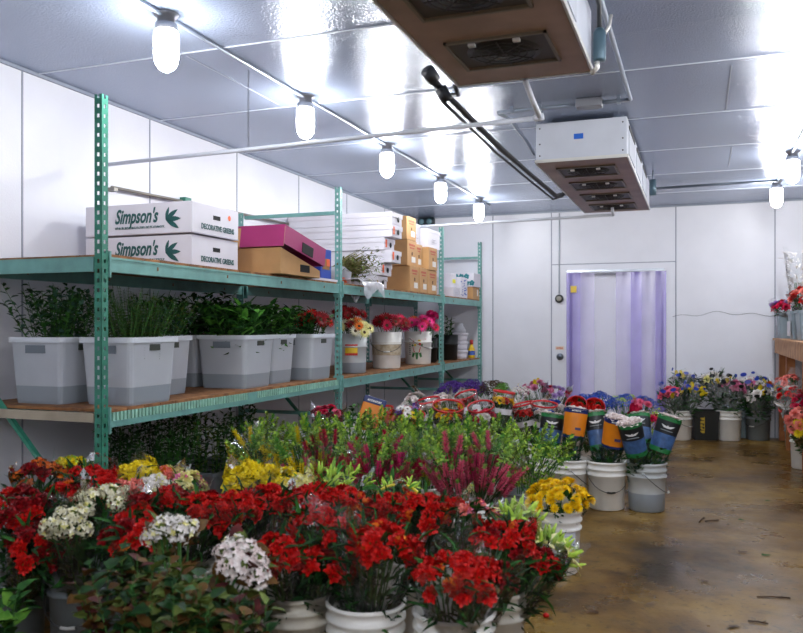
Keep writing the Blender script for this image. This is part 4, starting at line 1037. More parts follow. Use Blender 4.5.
# near left hydrangeas and leafy branches
Q('H',243,560,2.80,.095,[(fm('cluster','blush','white'),4),(fm('cluster','white'),2)],10,.95,('autumn','olive','burgundy'),90,.085,.06,label='large blush white hydrangea cluster at lower left',sleeve=False,group='cream and white clusters',lowleaf=.2)
Q('H',170,530,2.95,.08,[(fm('cluster','white'),4),(fm('cluster','cream'),2)],7,.9,('autumn','olive'),90,.085,.06,label='white flower cluster above the autumn leaves',sleeve=False,group='cream and white clusters',lowleaf=.2)
def branches(label, px, d, top, w, mats, n, seed, ll=.075, lw=.055, z0=.0, sn=14):
    x, y = fl(px, d); return greens(label, x, y, z0, top, w, w, mats, n, ll, lw, sn, seed=seed, name='leafy_branches', spreadf=1.25)
branches('autumn toned leafy branches, left of the dark bucket', 128, 2.62, .66, .12, ('autumn','olive','burgundy','dgreen'), 20, 51, .055, .045, sn=26)
branches('autumn toned leafy branches in front of the dark bucket', 182, 2.50, .64, .12, ('olive','autumn','dgreen','mgreen'), 20, 52, .055, .045, sn=26)
branches('autumn toned leafy branches under the blush hydrangea', 232, 2.52, .56, .09, ('olive','autumn','burgundy','dgreen'), 20, 53, .055, .045, sn=22)
branches('fresh green leafy plant cut by the left picture edge', -8, 2.9, .46, .10, ('green','mgreen','dgreen'), 10, 54, .09, .045, sn=9)

# heather field
SPK = lambda c, c2='spring': fm('spike', c, c2)
def heather(key, px, py, d, rad, c, label, n=20, c2='spring', c3=None, nl=280, sl=True, up=('spring','bright','green')):
    bl = [(fm('sprig','spring','lgreen'), 3), (fm('sprig','bright','spring'), 1), (SPK(c, c2), 2)]
    n = int(n*.55); nl = 90
    cn = [SPK(c, c2), SPK(c, c2), SPK(c3 or c, c2)]
    Q(key, px, py, d, rad, bl, n, 1.0, up, nl, .030, .015, sl, 'sleeved heather bunches in the middle of the floor', 'heather_bunch', 'bouquet', .55, 66, above=.4, bloomname='flower_spike', lowleaf=.8, label=label, cone=(cn, 28))
heather('S1',258,446,5.25,.17,'yellow','heather with yellow lower florets, below the middle shelf at left',18)
heather('S2',296,448,5.15,.15,'yellow','heather with yellow and pink florets, second from the left',16,c3='rose')
heather('S2',335,448,5.2,.15,'crimson','heather with dark crimson florets left of the bright pink one',16,c2='olive')
heather('S4',374,452,4.95,.15,'magenta','deep pink heather low at centre above the yellow hoop',18,c3='crimson')
heather('S4',402,450,5.0,.13,'crimson','crimson heather between the pink and the green ones',14)
heather('S5',425,448,5.2,.15,'lgreen','green heather with yellowish florets at centre',16,c3='yellow')
heather('S7',446,454,4.75,.12,'rose','rose pink heather leaning left out of the white bucket',12)
heather('S7',472,449,4.85,.13,'crimson','bright crimson heather upright in the white bucket',16,c3='magenta',c2='olive')
heather('S7',500,454,4.75,.13,'rose','rose pink heather leaning right out of the white bucket',13)
G5 = dict(name='leafy_bush', cat='bouquet', bloomname='flower_spike')
def bush(key, px, py, d, rad, label, c='spring', n=19, nl=170, seed=None):
    Q(key, px, py, d, rad, [(fm('sprig','spring','lgreen'),4),(fm('sprig','bright','lgreen'),2),(fm('sprig','olive','lgreen'),2)]+([(SPK(c,'spring'),1)] if c != 'spring' else []), n, .9, ('spring','bright','green','lgreen'), nl*2, .030, .016, False, 'light green filler bushes', 'leafy_bush', 'bouquet', .8, 78, above=.4, label=label, bloomname='flower_spike', lowleaf=.6)
bush('S9',537,450,5.15,.20,'rounded green bush with a few coral sprigs over the grey bucket','salmon',24,260)
bush('S11',500,440,5.6,.17,'green bush behind the rose pink heather')
bush('S11',462,436,5.75,.17,'green bush right behind the crimson heather')
bush('S5',425,433,5.6,.16,'green bush at the middle of the back row','lgreen')
bush('S10',385,432,5.8,.17,'green bush under the red rimmed sleeves','salmon')
bush('S10',348,434,5.7,.16,'light green bush right of the second rack post')
bush('S2',312,440,5.55,.15,'light green bush under the middle shelf before the second post','lgreen')
bush('S1',268,438,5.6,.14,'dull green bush in the shade under the middle shelf')

# crates and dark greenery under the shelf
cr = mat('crate_grey','70767c',.45,alpha=.25,var=.06)
CR = [(-3.30,-2.97,3.98,4.38,'grey plastic crate under the shelf, left one'), (-3.34,-2.97,4.50,4.90,'grey plastic crate under the shelf, middle one'), (-3.40,-3.00,5.02,5.42,'grey plastic crate under the shelf, right one by the heather'),
      (-3.75,-3.42,4.1,4.5,'grey plastic crate against the wall under the near bay'), (-3.78,-3.44,4.7,5.1,'grey plastic crate against the wall, second under the near bay')]
for i,q in enumerate(CR):
    x0,x1,y0,y1,lab = q; tub(x0,x1,y0,y1,lab,z=0,h=.44,m=cr,group='grey crates of greens under the rack',name='plastic_crate',cat='crate')
    greens(lab.replace('grey plastic crate','dark leafy branches in the crate'), (x0+x1)/2, (y0+y1)/2, .022, .86, .17, .17, ('dgreen','dgreen','mgreen' if i != 1 else 'olive'), 22, .05, .022, 24, seed=60+i, group='dark greenery under the rack')

# yellow mums
Q('M',557,491,4.60,.185,[(fm('mum','gold'),5)],75,.95,('dgreen','mgreen'),110,.05,.03,label='golden yellow chrysanthemum dome in the labelled bucket',sleeve=False,name='chrysanthemum_bunch',dome=.7,spread=84)
x, y, h = BK['M']; va = CAMDIR(x, y); rr = SR(.142,.36); tt = None
for o in sc.objects:
    if o.get('label','').startswith('white labelled bucket'): tt = o
lb = decal(tt,'paper_label',mat('label_pale','c9cfe0',.5),[(va+.10+i*.14,[(-.010,.11),(.0105,.11),(.0105,.25),(-.010,.25)]) for i in range(6)],rr)
decal(lb,'label_print',bl_,[(va+.08+i*.14,[(-.004,.13+j*.022),(.006,.13+j*.022),(.006,.138+j*.022),(-.004,.138+j*.022)]) for i in range(6) for j in range(5) if (i+j)%3],lambda z: rr(z)+.001)
t = thing('empty_sleeve', 'empty clear plastic sleeve lying over the bucket edge by the mums', 'sleeve', (0,0,0))
b = MB(); a0, a1, a2, a3 = W(556,560,3.9), W(572,528,4.1), W(592,545,4.1), W(576,572,3.95)
a0, a1, a2, a3 = W(548,566,3.42), W(566,536,3.5), W(592,546,3.45), W(560,590,3.4)
vs = []; rd = random.Random(5)
for j in range(7):
    for k in range(7):
        p = a0.lerp(a1, j/6).lerp(a3.lerp(a2, j/6), k/6) + Vector((rd.uniform(-.008,.008), rd.uniform(-.012,.012), rd.uniform(-.008,.008))); vs.append(p)
b.add(vs, [(j*7+k, j*7+k+1, (j+1)*7+k+1, (j+1)*7+k) for j in range(6) for k in range(6)], 0, None, True); b.build('film', film, t)

# ---------------------------------------------------------------- printed rose sleeves by the aisle
navy = mat('sleeve_navy','152a66',.35); orn = mat('sleeve_orange','e08216',.4,var=.06); grn = mat('sleeve_green','1f7a40',.4); blk2 = mat('sleeve_black','141a20',.4); blu = mat('sleeve_blue','3c5f92',.4,var=.25,scale=25)
wpk = mat('rose_top_pale','dcc4c6',.6,var=.06,scale=40); whm = mat('emblem_white','dcdcdc',.5)
sgr = mat('sleeve_foliage','55624e',.3,c2='7d8a80',scale=22)
def wrapped(label, root, head, w, h, style, yaw=0, spin=0, group='printed rose sleeves in the aisle buckets'):
    """flat oval wrap round a rose bunch: banded print, bloom tops above, clear skirt below"""
    root, head = Vector(root), Vector(head); d = head-root; L = d.length
    t = thing('wrapped_roses', label, 'bouquet', root, 0, group); t.rotation_mode = 'QUATERNION'
    q = d.to_track_quat('Z','Y'); t.rotation_quaternion = q
    face = Vector((-head.x, -head.y, 0)).normalized()      # printed side towards the aisle
    lf = q.inverted() @ face; a = math.atan2(lf.y, lf.x)+PI/2+spin
    M0 = RZ(a)
    z0, z1 = L-h/2, L+h/2
    def el(z): k = .90+.10*(z-z0)/h; return w/2*k, w*.36*k
    def band(nm, za, zb, m, par=t, e=0):
        b = MB(); n_ = 24; vs = []
        for z in (za, zb):
            A, C = el(z)
            for k in range(n_): vs.append(((A+e)*math.cos(2*PI*k/n_), (C+e)*math.sin(2*PI*k/n_), z))
        b.add(vs, [(k,(k+1)%n_,n_+(k+1)%n_,n_+k) for k in range(n_)], 0, M0, True); return b.build(nm, m, par)
    if style == 'orange':
        band('orange_panel', z0+h*.08, z1-h*.16, orn); band('navy_top_band', z1-h*.16, z1, navy); band('navy_hem', z0, z0+h*.08, navy)
        A, C = el(L)
        MB().box(A*.05, A*.55, -C-.004, -C+.012, L-h*.22, L-h*.14, 0, M0).build('print_block', mat('print_purple','4a3c6a',.5), t)
        fineprint('print',A*.8,.014,7,t,M0 @ Vector((-A*.4,-C*1.10-.004,z1-h*.11)),(R(90),0,a),whm)
    else:
        band('green_band', z0, z0+h*.13, grn); band('blue_panel', z0+h*.13, z0+h*.52, blu); band('black_panel', z0+h*.52, z1-h*.12, blk2); band('green_top_band', z1-h*.12, z1, grn)
        A, C = el(L+h*.25); b = MB(); zc = z0+h*.72; yy = -C*1.05-.003
        for s_ in (-1,1):
            for k, (l, dz) in enumerate(((.052,.010),(.045,.002),(.034,-.006))):
                b.add([(0,yy,zc+dz*.4-.004),(s_*l,yy+.004,zc+dz+.004),(s_*l*.8,yy+.002,zc+dz-.004),(0,yy,zc+dz*.4-.010)], [(0,1,2,3)], 0, M0)
        b.add([(-.006,yy-.001,zc-.012),(.006,yy-.001,zc-.012),(.006,yy-.001,zc+.010),(-.006,yy-.001,zc+.010)], [(0,1,2,3)], 0, M0)
        b.build('wing_emblem', whm, t)
        b = MB(); b.box(-.045,.045,yy-.001,yy+.004,zc-.032,zc-.027,0,M0); b.build('print_line', mat('print_grey','8a9298',.5), t)
    # bloom heads just inside the rim
    rd = random.Random(int(head.x*1000) & 255)
    for k in range(7):
        rr_ = 0 if k == 0 else .58; an = k*PI/3; A, C = el(z1)
        o = bpy.data.objects.new('rose_head', fm('rose','blush')); col.objects.link(o); o.parent = t
        o.location = M0 @ Vector((A*rr_*math.cos(an), C*rr_*math.sin(an), z1-.018+rd.uniform(-.004,.006))); o.scale = (1.15,1.15,1.0)
    b = MB(); vs = []; n_ = 20
    for z, kk in ((L*.30,.5),(z0-.02,.88),(z0+.005,.9)):
        for k in range(n_): vs.append((w/2*kk*math.cos(2*PI*k/n_), w*.36*kk*math.sin(2*PI*k/n_), z))
    b.add(vs, [(j*n_+k,j*n_+(k+1)%n_,(j+1)*n_+(k+1)%n_,(j+1)*n_+k) for j in range(2) for k in range(n_)], 0, M0, True); b.build('clear_skirt', film, t)
    lv = MB(); 
    for k in range(190):
        u = rd.random(); z = L*.36+(z0+.02-L*.36)*u; rr_ = math.sqrt(rd.random())*.84; an = rd.random()*6.28
        leaf(lv, M0 @ T(w/2*rr_*math.cos(an), w*.36*rr_*math.sin(an), z) @ RZ(an) @ RY(-R(rd.uniform(30,85))), .05, .03, rd.randrange(2), .2, .4)
    lv.build('leaves', [pm('mgreen'), pm('eucal')], t)
    st = MB()
    for k in range(8): an = k*PI/4; st.tube([(.02*math.cos(an),.02*math.sin(an),0),(.03*math.cos(an),.03*math.sin(an),z0+.05)], .004, 5)
    st.build('stems', pm('stem'), t); return t
B('B1','white bucket of orange sleeved roses, left in the aisle row',569,6.32,kind='white',handle=(0.2,.14))
B('B2','white bucket with black gripped handle, middle of the aisle row',606.5,6.22,kind='white',handle=(-1.25,.15),grip='grip_black')
B('B3','frosted bucket with visible water, right end of the aisle row',646.5,6.16,kind='frost',water=.14,handle=(-.1,.15))
def WR(key, px, py, d, w, h, style, label, spin=0):
    x, y, hh = BK[key]; hd = W(px, py, d); dv = Vector((hd.x-x, hd.y-y, 0)); 
    if dv.length > .07: dv = dv.normalized()*.07
    wrapped(label, (x-dv.x*.6, y-dv.y*.6, .024), hd, w, h, style, spin=spin)
WR('B1',575,423,6.35,.185,.235,'orange','orange rose sleeve with navy top, left of the two orange ones')
WR('B2',597,431,6.34,.165,.30,'green','upright black and green winged sleeve left of the right orange one')
WR('B2',615,432,6.12,.19,.235,'orange','orange rose sleeve with navy top, right of the two orange ones')
WR('B3',633,438,6.02,.18,.28,'green','black and green winged sleeve tilted left above the frosted bucket')
WR('B3',640,430,6.42,.18,.26,'green','black and green sleeve standing behind the left tilted one')
WR('B3',665,434,6.14,.18,.28,'green','black and green winged sleeve tilted right toward the aisle')
B('B0','white bucket hidden behind the green bush and yellow mums',545,6.45,group=hid)
WR('B0',551,430,6.5,.19,.26,'green','pale topped sleeve mostly hidden behind the green bush')

# red rimmed clear sleeves further back
mixc = [(fm('rose','orange'),3),(fm('rose','gold'),2),(fm('rose','red'),2)]
B('R1','bucket hidden below the red rimmed sleeves, left',395,6.9,group=hid)
B('R2','bucket hidden below the red rimmed sleeves, centre',445,6.9,group=hid)
B('R3','bucket hidden below the tall red rimmed sleeve',492,7.0,group=hid)
B('R4','bucket hidden below the right red rimmed sleeve',540,7.2,group=hid)
B('R5','bucket hidden below the pale roses behind the middle row',455,8.1,group=hid)
B('R6','bucket hidden below the pale roses near the printed sleeves',520,8.2,group=hid)
def RIM(key, px, py, d, rad, label, bl=mixc, n=9):
    t = Q(key, px, py, d, rad*.78, bl, n, .95, ('mgreen','dgreen'), 40, .06, .03, False, 'clear sleeves with red rims', 'flower_bouquet', 'bouquet', .5, 60, above=.1, label=label)
    x, y, h = BK[key]; L = (W(px,py,d)-t.location).length; r_ = rad*.88
    MB().lathe([(.05,L*.42),(r_*.8,L-.16),(r_*.97,L-.04),(r_,L+.075)], 24).build('clear_sleeve', film, t)
    MB().lathe([(r_-.003,L+.064),(r_+.002,L+.064),(r_+.002,L+.080),(r_-.003,L+.080),(r_-.003,L+.064)], 24).build('red_rim', mat('rim_red','c21a1e',.35), t)
    MB().lathe([(r_*.86,L-.12),(r_*.93,L-.07)], 24).build('white_band', mat('band_white','d8d4d8',.5), t)
RIM('R1',383,418,6.8,.12,'orange roses in a red rimmed sleeve near the orange packet',mixc)
RIM('R1',410,420,6.75,.13,'orange roses in a low red rimmed sleeve, second from the left')
RIM('R2',448,414,6.7,.15,'orange and red roses in a broad red rimmed sleeve at centre')
RIM('R2',430,408,7.1,.12,'pale roses in a red rimmed sleeve behind the broad one',[(fm('rose','blush'),3)])
RIM('R3',482,414,6.8,.13,'dark red and green bunch in a red rimmed sleeve',[(fm('rose','crimson'),2),(fm('rose','white'),2)])
RIM('R3',503,400,7.0,.11,'yellow roses in the tallest red rimmed sleeve',[(fm('rose','gold'),3),(fm('rose','red'),1)],10)
RIM('R4',544,412,7.1,.13,'small red rimmed sleeve left of the orange printed sleeve',[(fm('rose','blush'),3),(fm('rose','blue'),2)])
RIM('R3',468,402,7.3,.12,'red roses in a red rimmed sleeve behind the broad one',[(fm('rose','red'),3)])
RIM('R4',524,412,7.2,.12,'red roses in a sleeve right of the tallest one',[(fm('rose','red'),3),(fm('rose','blush'),2)])
blw = [(fm('rose','blush'),4),(fm('rose','white'),3)]
for key, px, py, d, lab, bl in (('R5',410,402,8.0,'white rose bunch behind the orange packet',blw),('R5',440,400,8.1,'white rose bunch right of the white bucket row',blw),('R5',470,398,8.2,'pale rose bunch below the purple statice',blw),
                       ('R6',500,402,8.2,'pale rose bunch behind the tallest sleeve',blw),('R6',535,408,8.1,'pale rose bunch left of the printed sleeves',blw),('R6',556,406,8.3,'white and navy wrapped bunch behind the orange printed sleeve',[(fm('rose','blush'),3),(fm('rose','blue'),1)])):
    Q(key, px, py, d, .13, bl, 12, 1.0, ('mgreen','spring'), 20, label=lab, group='pale rose bunches behind the red rims')
# white/yellow pansy like bunch and the orange packet
Q('R1',405,413,6.6,.09,[(fm('gerbera','yellow'),2),(fm('gerbera','white'),2),(fm('gerbera','purple'),1)],9,.9,('mgreen',),20,label='small white yellow and purple bunch beside the orange packet')
hd = W(366,409,6.35); t = thing('printed_packet','tilted orange packet with navy top and green leaf print near the second post','packet',(hd.x,hd.y,hd.z-.17)); t.rotation_euler = (R(-6),R(17),TH); t.scale = (.9,.9,.9)
b = MB(); b.box(-.10,.10,-.03,.03,0,.28); b.build('orange_panel', orn, t, bevel=.012)
MB().box(-.102,.102,-.032,.032,.235,.30).build('navy_top', navy, t, bevel=.01)
fineprint('print',.13,.02,8,t,(-.065,-.034,.258),(R(90),0,0),whm)
lp = MB()
for k in range(6): leafprint(lp, -.02+.01*k, .06+.02*k, .07, R(20+k*55), -.0315)
lp.build('leaf_print', mat('print_green','2d6a34',.5), t)
st = MB(); 
for k in range(4): st.tube([(-.03+.02*k,0,(-hd.z+.19)/.86+.03),( -.05+.03*k,0,.02)], .005, 5)
st.build('stems', pm('stem'), t)
x, y = fl(352, 6.9)
B('P1','white bucket standing behind the second rack post',352,7.0,kind='white',r=.16,h=.55,name='tall_bucket')
greens('dark leafy stems in the tall bucket behind the second post', *BK['P1'][:2], .03, .8, .1, .1, ('dgreen','mgreen'), 12, .06, .03, 8, seed=77)
Q('P1',312,415,6.9,.12,[(fm('rose','crimson'),3),(fm('rose','rose'),2)],10,1.0,label='crimson and pink bunch in shade under the middle shelf') if False else None
x, y = fl(322, 6.4); BK['P2'] = (x, y, .37); bucket('bucket hidden below the shaded crimson bunch', x, y, kind='grey', group=hid)
Q('P2',328,412,6.5,.13,[(fm('rose','crimson'),3),(fm('rose','rose'),2)],12,1.0,label='crimson and pink bunch in shade just left of the second post')
# back rows: purple, brown, white flowered branch, wall bouquets
B('V1','bucket hidden below the purple statice',462,9.3,group=hid,kind='grey')
B('V2','bucket hidden below the brown seed heads',500,9.3,group=hid,kind='grey')
Q('V1',450,390,9.2,.15,[(fm('statice','purple'),3)],22,1.5,('dgreen',),30,label='dark purple statice bunch, left one at the far rack end',sleeve=False,group='purple statice bunches')
Q('V1',474,389,9.3,.15,[(fm('statice','purple'),3)],22,1.5,('dgreen',),30,label='dark purple statice bunch, right one at the far rack end',sleeve=False,group='purple statice bunches')
Q('V2',491,388,9.2,.13,[(fm('statice','brown'),3)],14,1.4,('brown','burgundy'),60,label='dark brown seed head bunch right of the purple statice',sleeve=False)
Q('V2',502,390,9.0,.08,[(fm('statice','green'),3)],8,1.4,('mgreen','bright'),60,.05,.03,label='small green tuft above the tallest red rimmed sleeve',sleeve=False)
B('V3','bucket hidden below the white speckled branches',528,9.0,group=hid,kind='grey')
Q('V3',518,394,8.8,.17,[(fm('statice','white'),3)],26,.8,('dgreen','mgreen'),160,.04,.02,label='green branches with tiny white flowers slanting before the back wall',sleeve=False)
B('V4','bucket hidden by the doorway bouquets',548,10.2,group=hid)
wc = mat('sleeve_blueprint','b8c0e8',.3,alpha=.55,c2='3048b0',scale=18)
mx1 = [(fm('mum','pink'),3),(fm('tulip','yellow'),1),(fm('mum','crimson'),1)]
Q('V4',533,388,10.1,.17,mx1,13,1.5,('mgreen','dgreen'),40,label='pink bouquet in blue printed film left of the doorway, left one',smat=None,group='bouquets left of the doorway')
Q('V4',556,392,10.1,.17,[(fm('mum','pink'),2),(fm('mum','crimson'),2),(fm('mum','lilac'),2)],13,1.5,('mgreen','dgreen'),40,label='deep pink bouquet in blue printed film right beside the doorway',group='bouquets left of the doorway')
# blue flowers in front of the door
B('U1','bucket hidden below the blue flowers before the doorway, left',588,8.2,group=hid)
B('U2','bucket hidden below the blue flowers before the doorway, right',632,8.3,group=hid)
Q('U1',583,403,8.1,.12,[(fm('statice','blue'),4)],16,1.4,('spring','mgreen'),60,.04,.02,label='bright blue statice before the doorway, left one',sleeve=False,group='blue statice before the doorway')
Q('U1',602,401,8.1,.12,[(fm('statice','blue'),4)],16,1.4,('spring','bright'),60,.04,.02,label='bright blue statice before the doorway, second from left',sleeve=False,group='blue statice before the doorway')
Q('U2',622,402,8.2,.12,[(fm('statice','blue'),3),(fm('statice','lgreen'),2)],16,1.3,('spring','bright'),70,.04,.02,label='blue and green filler bunch before the doorway',sleeve=False,group='blue statice before the doorway')
Q('U2',643,404,8.2,.12,[(fm('statice','blue'),3),(fm('mum','rose'),2)],14,1.3,('spring','olive'),70,.04,.02,label='blue and rose bunch behind the tilted sleeves',sleeve=False,group='blue statice before the doorway')
Q('U2',654,424,7.9,.13,[(fm('mum','crimson'),2),(fm('statice','lgreen'),2),(fm('statice','blue'),1)],14,1.3,('spring','mgreen'),60,.04,.02,label='crimson and green bunch right behind the right tilted sleeve')
Q('U1',633,414,7.7,.06,[(fm('tulip','crimson'),3)],5,1.4,('mgreen',),10,label='maroon cone of buds above the frosted bucket',sleeve=False)
RIM('U1',577,409,7.4,.11,'red rimmed sleeve right behind the orange printed sleeve',[(fm('rose','red'),3)])
RIM('U1',594,411,7.5,.11,'red rimmed sleeve behind the upright winged sleeve',[(fm('rose','red'),3)])

# ---------------------------------------------------------------- back wall row
B('W1','white bucket at the back wall just right of the doorway',680,10.0,kind='white',handle=(-.7,.12))
x, y = fl(704.5, 10.05)
t = thing('tote_bin','square black tote with gold upright print between the back wall buckets','bin',(x,y,0),TH*.4)
b = MB(); vs = []
for z, k in ((0,.86),(.36,1.0)):
    for sx, sy in ((-1,-1),(1,-1),(1,1),(-1,1)): vs.append((sx*.155*k, sy*.15*k, z))
for z, k in ((.36,.93),(.03,.80)):
    for sx, sy in ((-1,-1),(1,-1),(1,1),(-1,1)): vs.append((sx*.155*k, sy*.15*k, z))
fs = [(3,2,1,0),(12,13,14,15)] + [(j*4+k,j*4+(k+1)%4,(j+1)*4+(k+1)%4,(j+1)*4+k) for j in range(3) for k in range(4)]
b.add(vs, fs); b.build('bin_body', bmat('black'), t)
b = MB(); b.box(-.162,.162,-.157,.157,.335,.36); b.box(0,0,0,0,0,0) if False else None
b.build('rim', bmat('black'), t) if False else None
fineprint('gold_print',.20,.055,5,t,(-.02,-.150,.09),(R(90)-.07,R(-90),0),mat('gold_ink','b99a1e',.5))
B('W3','white bucket at the back wall, middle of the right group',729,9.95,kind='white')
B('W4','grey bucket with rusty stains at the back wall, right end',758,9.98,kind='grey',handle=(-2.1,.12))
x, y = fl(743.5, 10.22); bucket('pale bucket peeking out between the back wall buckets', x, y, kind='bluegrey'); BK['W5'] = (x,y,.37)
gw = 'wrapped bouquets along the back wall'
crk = mat('film_crinkle','eceef6',.15,alpha=.84,spec=1,bump=.8,bscale=22)
bp_ = mat('film_blue_print','d4d8ee',.25,c2='2c46a8',scale=9,alpha=.45)
bk_ = mat('film_black_print','d8d8d8',.25,c2='15161a',scale=8,alpha=.5)
def WB(key, px, py, d, rad, bl, n, lab, sm=None, sc_=1.5, lv=('dgreen','mgreen')):
    Q(key, px, py, d, rad, bl, n, sc_, lv, 240, .10, .022, True, gw, dome=.7, smat=crk, label=lab, lowleaf=.45)
    if sm:
        o = [c for c in sc.objects if c.get('label') == lab][-1]; rd_ = random.Random(px)
        L = (W(px,py,d)-Vector((BK[key][0],BK[key][1],.024))).length; b = MB()
        for k in range(9):
            a = k*.7; z = L+rad*.05+rd_.uniform(-.06,.10); r_ = rad*(1.12 if z < L+.05 else 1.2); w_ = rd_.uniform(.018,.03); vs = []
            for q in range(9): an = 2*PI*q/9; vs.append(((r_)*math.cos(a+w_*1.4*math.cos(an)/r_), r_*math.sin(a+w_*1.4*math.cos(an)/r_), z+w_*.9*math.sin(an)))
            MB().add(vs, [tuple(range(9))], 0).build('sleeve_print', sm, o)
bluep = mat('print_deepblue','2a44b0',.4); blackp = mat('print_black','111318',.4)
WB('W1',671,393,9.9,.15,[(fm('rose','rose'),3),(fm('tulip','yellow'),1)],12,'rose and yellow bouquet with blue print at the doorway side',bluep)
WB('W1',684,378,10.1,.13,[(fm('rose','white'),2),(fm('tulip','yellow'),1)],9,'white and yellow bouquet with blue print, behind the rose one',bluep)
WB('W1',694,391,9.9,.12,[(fm('tulip','yellow'),3),(fm('rose','lilac'),1)],11,'bright yellow tulip bouquet above the black tote',bluep)
WB('W3',711,378,10.0,.14,[(fm('rose','white'),3),(fm('rose','paleyel'),1)],10,'creamy white bouquet with black print above the black tote',blackp)
WB('W3',722,382,9.95,.12,[(fm('tulip','yellow'),2),(fm('rose','white'),1)],9,'yellow and cream bouquet with black print at the middle',blackp)
WB('W3',733,386,9.85,.14,[(fm('rose','pink'),3)],12,'pink bouquet above the middle white bucket',blackp)
WB('W4',749,383,9.95,.14,[(fm('rose','pink'),2),(fm('rose','white'),2)],11,'pink and white bouquet above the grey stained bucket',bluep)
WB('W4',756,393,9.8,.13,[(fm('rose','white'),2),(fm('tulip','yellow'),1)],10,'white bouquet with black print low over the grey bucket',blackp)
WB('W4',768,388,9.9,.14,[(fm('tulip','yellow'),3),(fm('rose','orange'),1),(fm('rose','white'),1)],12,'yellow and white bouquet at the wooden bench post',bluep)

# ---------------------------------------------------------------- bench on the right
wo = mat('bench_wood','a8744c',.6,c2='c8986a',scale=9,detail=6)
wod = mat('bench_post','9a5a30',.6,c2='b8743e',scale=7)
t = thing('wooden_bench','tall wooden framed work bench along the right wall','bench',(0,0,0))
x0 = .89
MB().box(x0-.02, XR-.03, 5.6, 11.05, 1.236, 1.262).build('bench_top', wo, t)
MB().box(x0, x0+.04, 5.62, 8.40, 1.08, 1.236).build('front_rail', wo, t); MB().box(x0, x0+.04, 8.403, 11.0, 1.08, 1.236).build('front_rail', wo, t)
for y in (10.82, 10.10, 8.55, 7.0, 5.75):
    if y == 10.82: continue
    for xx in (x0+.045, XR-.14): MB().box(xx, xx+.09, y-.045, y+.045, 0, 1.236).build('leg', wod, t)
for y in (5.75, 7.0, 8.55, 10.10): MB().box(x0+.045, XR-.14, y+.046, y+.084, 1.08, 1.236).build('cross_joist', wo, t)
for xx in (x0+.045, XR-.14): MB().box(xx, xx+.09, 10.90, 10.99, 0, 1.236).build('leg', wod, t)
TB = mat('bench_tub','8fa0aa',.35,alpha=.2)
tub(.90,1.22,10.60,10.98,'grey blue tub at the back end of the bench',z=1.262,h=.31,m=TB,group='grey blue tubs on the bench')
t = tub(.93,1.33,9.55,9.98,'grey blue tub with white label on the bench, nearer one',z=1.262,h=.31,m=TB,group='grey blue tubs on the bench')
MB().box(-.14,.10,-.214,-.205,.04,.20).build('white_label', cwh, t)
MB().box(-.11,-.02,-.216,-.213,.08,.17).build('label_print', bl_, t)
MB().box(-.205,-.196,-.13,.11,.04,.20).build('white_label', cwh, t)
tub(.95,1.35,9.02,9.45,'grey blue tub on the bench nearest the picture edge',z=1.262,h=.31,m=TB,group='grey blue tubs on the bench')
def TBQ(x,y,hx_,hy,hz,rad,bl,n,lab,s=1.4,lv=('mgreen','dgreen')):
    bouquet(lab,(x,y,1.29),(hx_,hy,hz),rad,bl,n,s,lv,50,.07,.03,True,'bouquets in the bench tubs')
TBQ(1.06,10.78,.97,10.68,1.66,.14,[(fm('rose','crimson'),2),(fm('rose','lilac'),2)],10,'crimson and lilac bouquet in the back tub of the bench')
TBQ(1.15,9.75,1.08,9.6,1.75,.17,[(fm('rose','red'),3),(fm('rose','salmon'),2)],14,'large red and salmon bouquet in the labelled bench tub')
TBQ(1.2,9.25,1.16,9.1,1.70,.14,[(fm('rose','magenta'),2),(fm('rose','white'),2)],10,'pink and white bouquet in the nearest bench tub')
t = thing('white_bouquet','tall frosty white sleeve bunch rising above the bench','bouquet',(1.03,9.86,1.29))
b = sleeve_mesh(.05,.15,.30,.95,random.Random(8)); b.build('clear_sleeve', film, t)
lv = MB(); rd = random.Random(12)
for k in range(120):
    u = rd.random(); z = .35+.6*u; rr_ = (.04+.09*u)*math.sqrt(rd.random()); an = rd.random()*6.28
    leaf(lv, T(rr_*math.cos(an), rr_*math.sin(an), z) @ RZ(an) @ RY(-R(rd.uniform(10,60))), .09, .018, 0, .2, .4)
lv.build('white_ruffles', pm('white'), t); st = MB()
for k in range(6): st.tube([(.01*math.cos(k),.01*math.sin(k),0),(.03*math.cos(k),.03*math.sin(k),.6)], .004, 5)
st.build('stems', pm('stem'), t)
# buckets under the bench edge
x, y = fl(797, 9.3); bucket('small grey bucket in the shade beneath the bench', x, y, kind='bluegrey', r=.14, h=.3)
x, y = fl(806, 7.95); BK['E1'] = (x, y, .37); bucket('white bucket at the right picture edge beneath the bench', x, y, kind='white')
x, y = fl(826, 7.4); BK['E2'] = (x, y, .37); bucket('orange bucket cut by the right picture edge', x, y, kind='white', r=.14) if False else None
redp2 = mat('print_scarlet','c81e1e',.4)
def EB(px,py,d,rad,bl,n,lab,pr):
    Q('E1',px,py,d,rad*.85,bl,n,.85,('mgreen','dgreen'),30,label=lab,group='bouquets below the bench',smat=crk); o = [c for c in sc.objects if c.get('label') == lab][-1]
    L = (W(px,py,d)-Vector((BK['E1'][0],BK['E1'][1],.024))).length; b = MB(); rd_ = random.Random(px)
    for k in range(16):
        a = k*.39; z = L*.62+ (k%4)*L*.11; r_ = .05+(rad*1.18-.05)*((z-L*.42)/(L*.58+rad*.3))**.8*1.05; vs = []
        w_ = .05
        for q in range(6): an = 2*PI*q/6+.4; vs.append((r_*math.cos(a+w_*1.5*math.cos(an)/r_), r_*math.sin(a+w_*1.5*math.cos(an)/r_), z+w_*.5*math.sin(an)))
        MB().add(vs, [tuple(range(6))], 0).build('sleeve_print', pr[k%2], o)
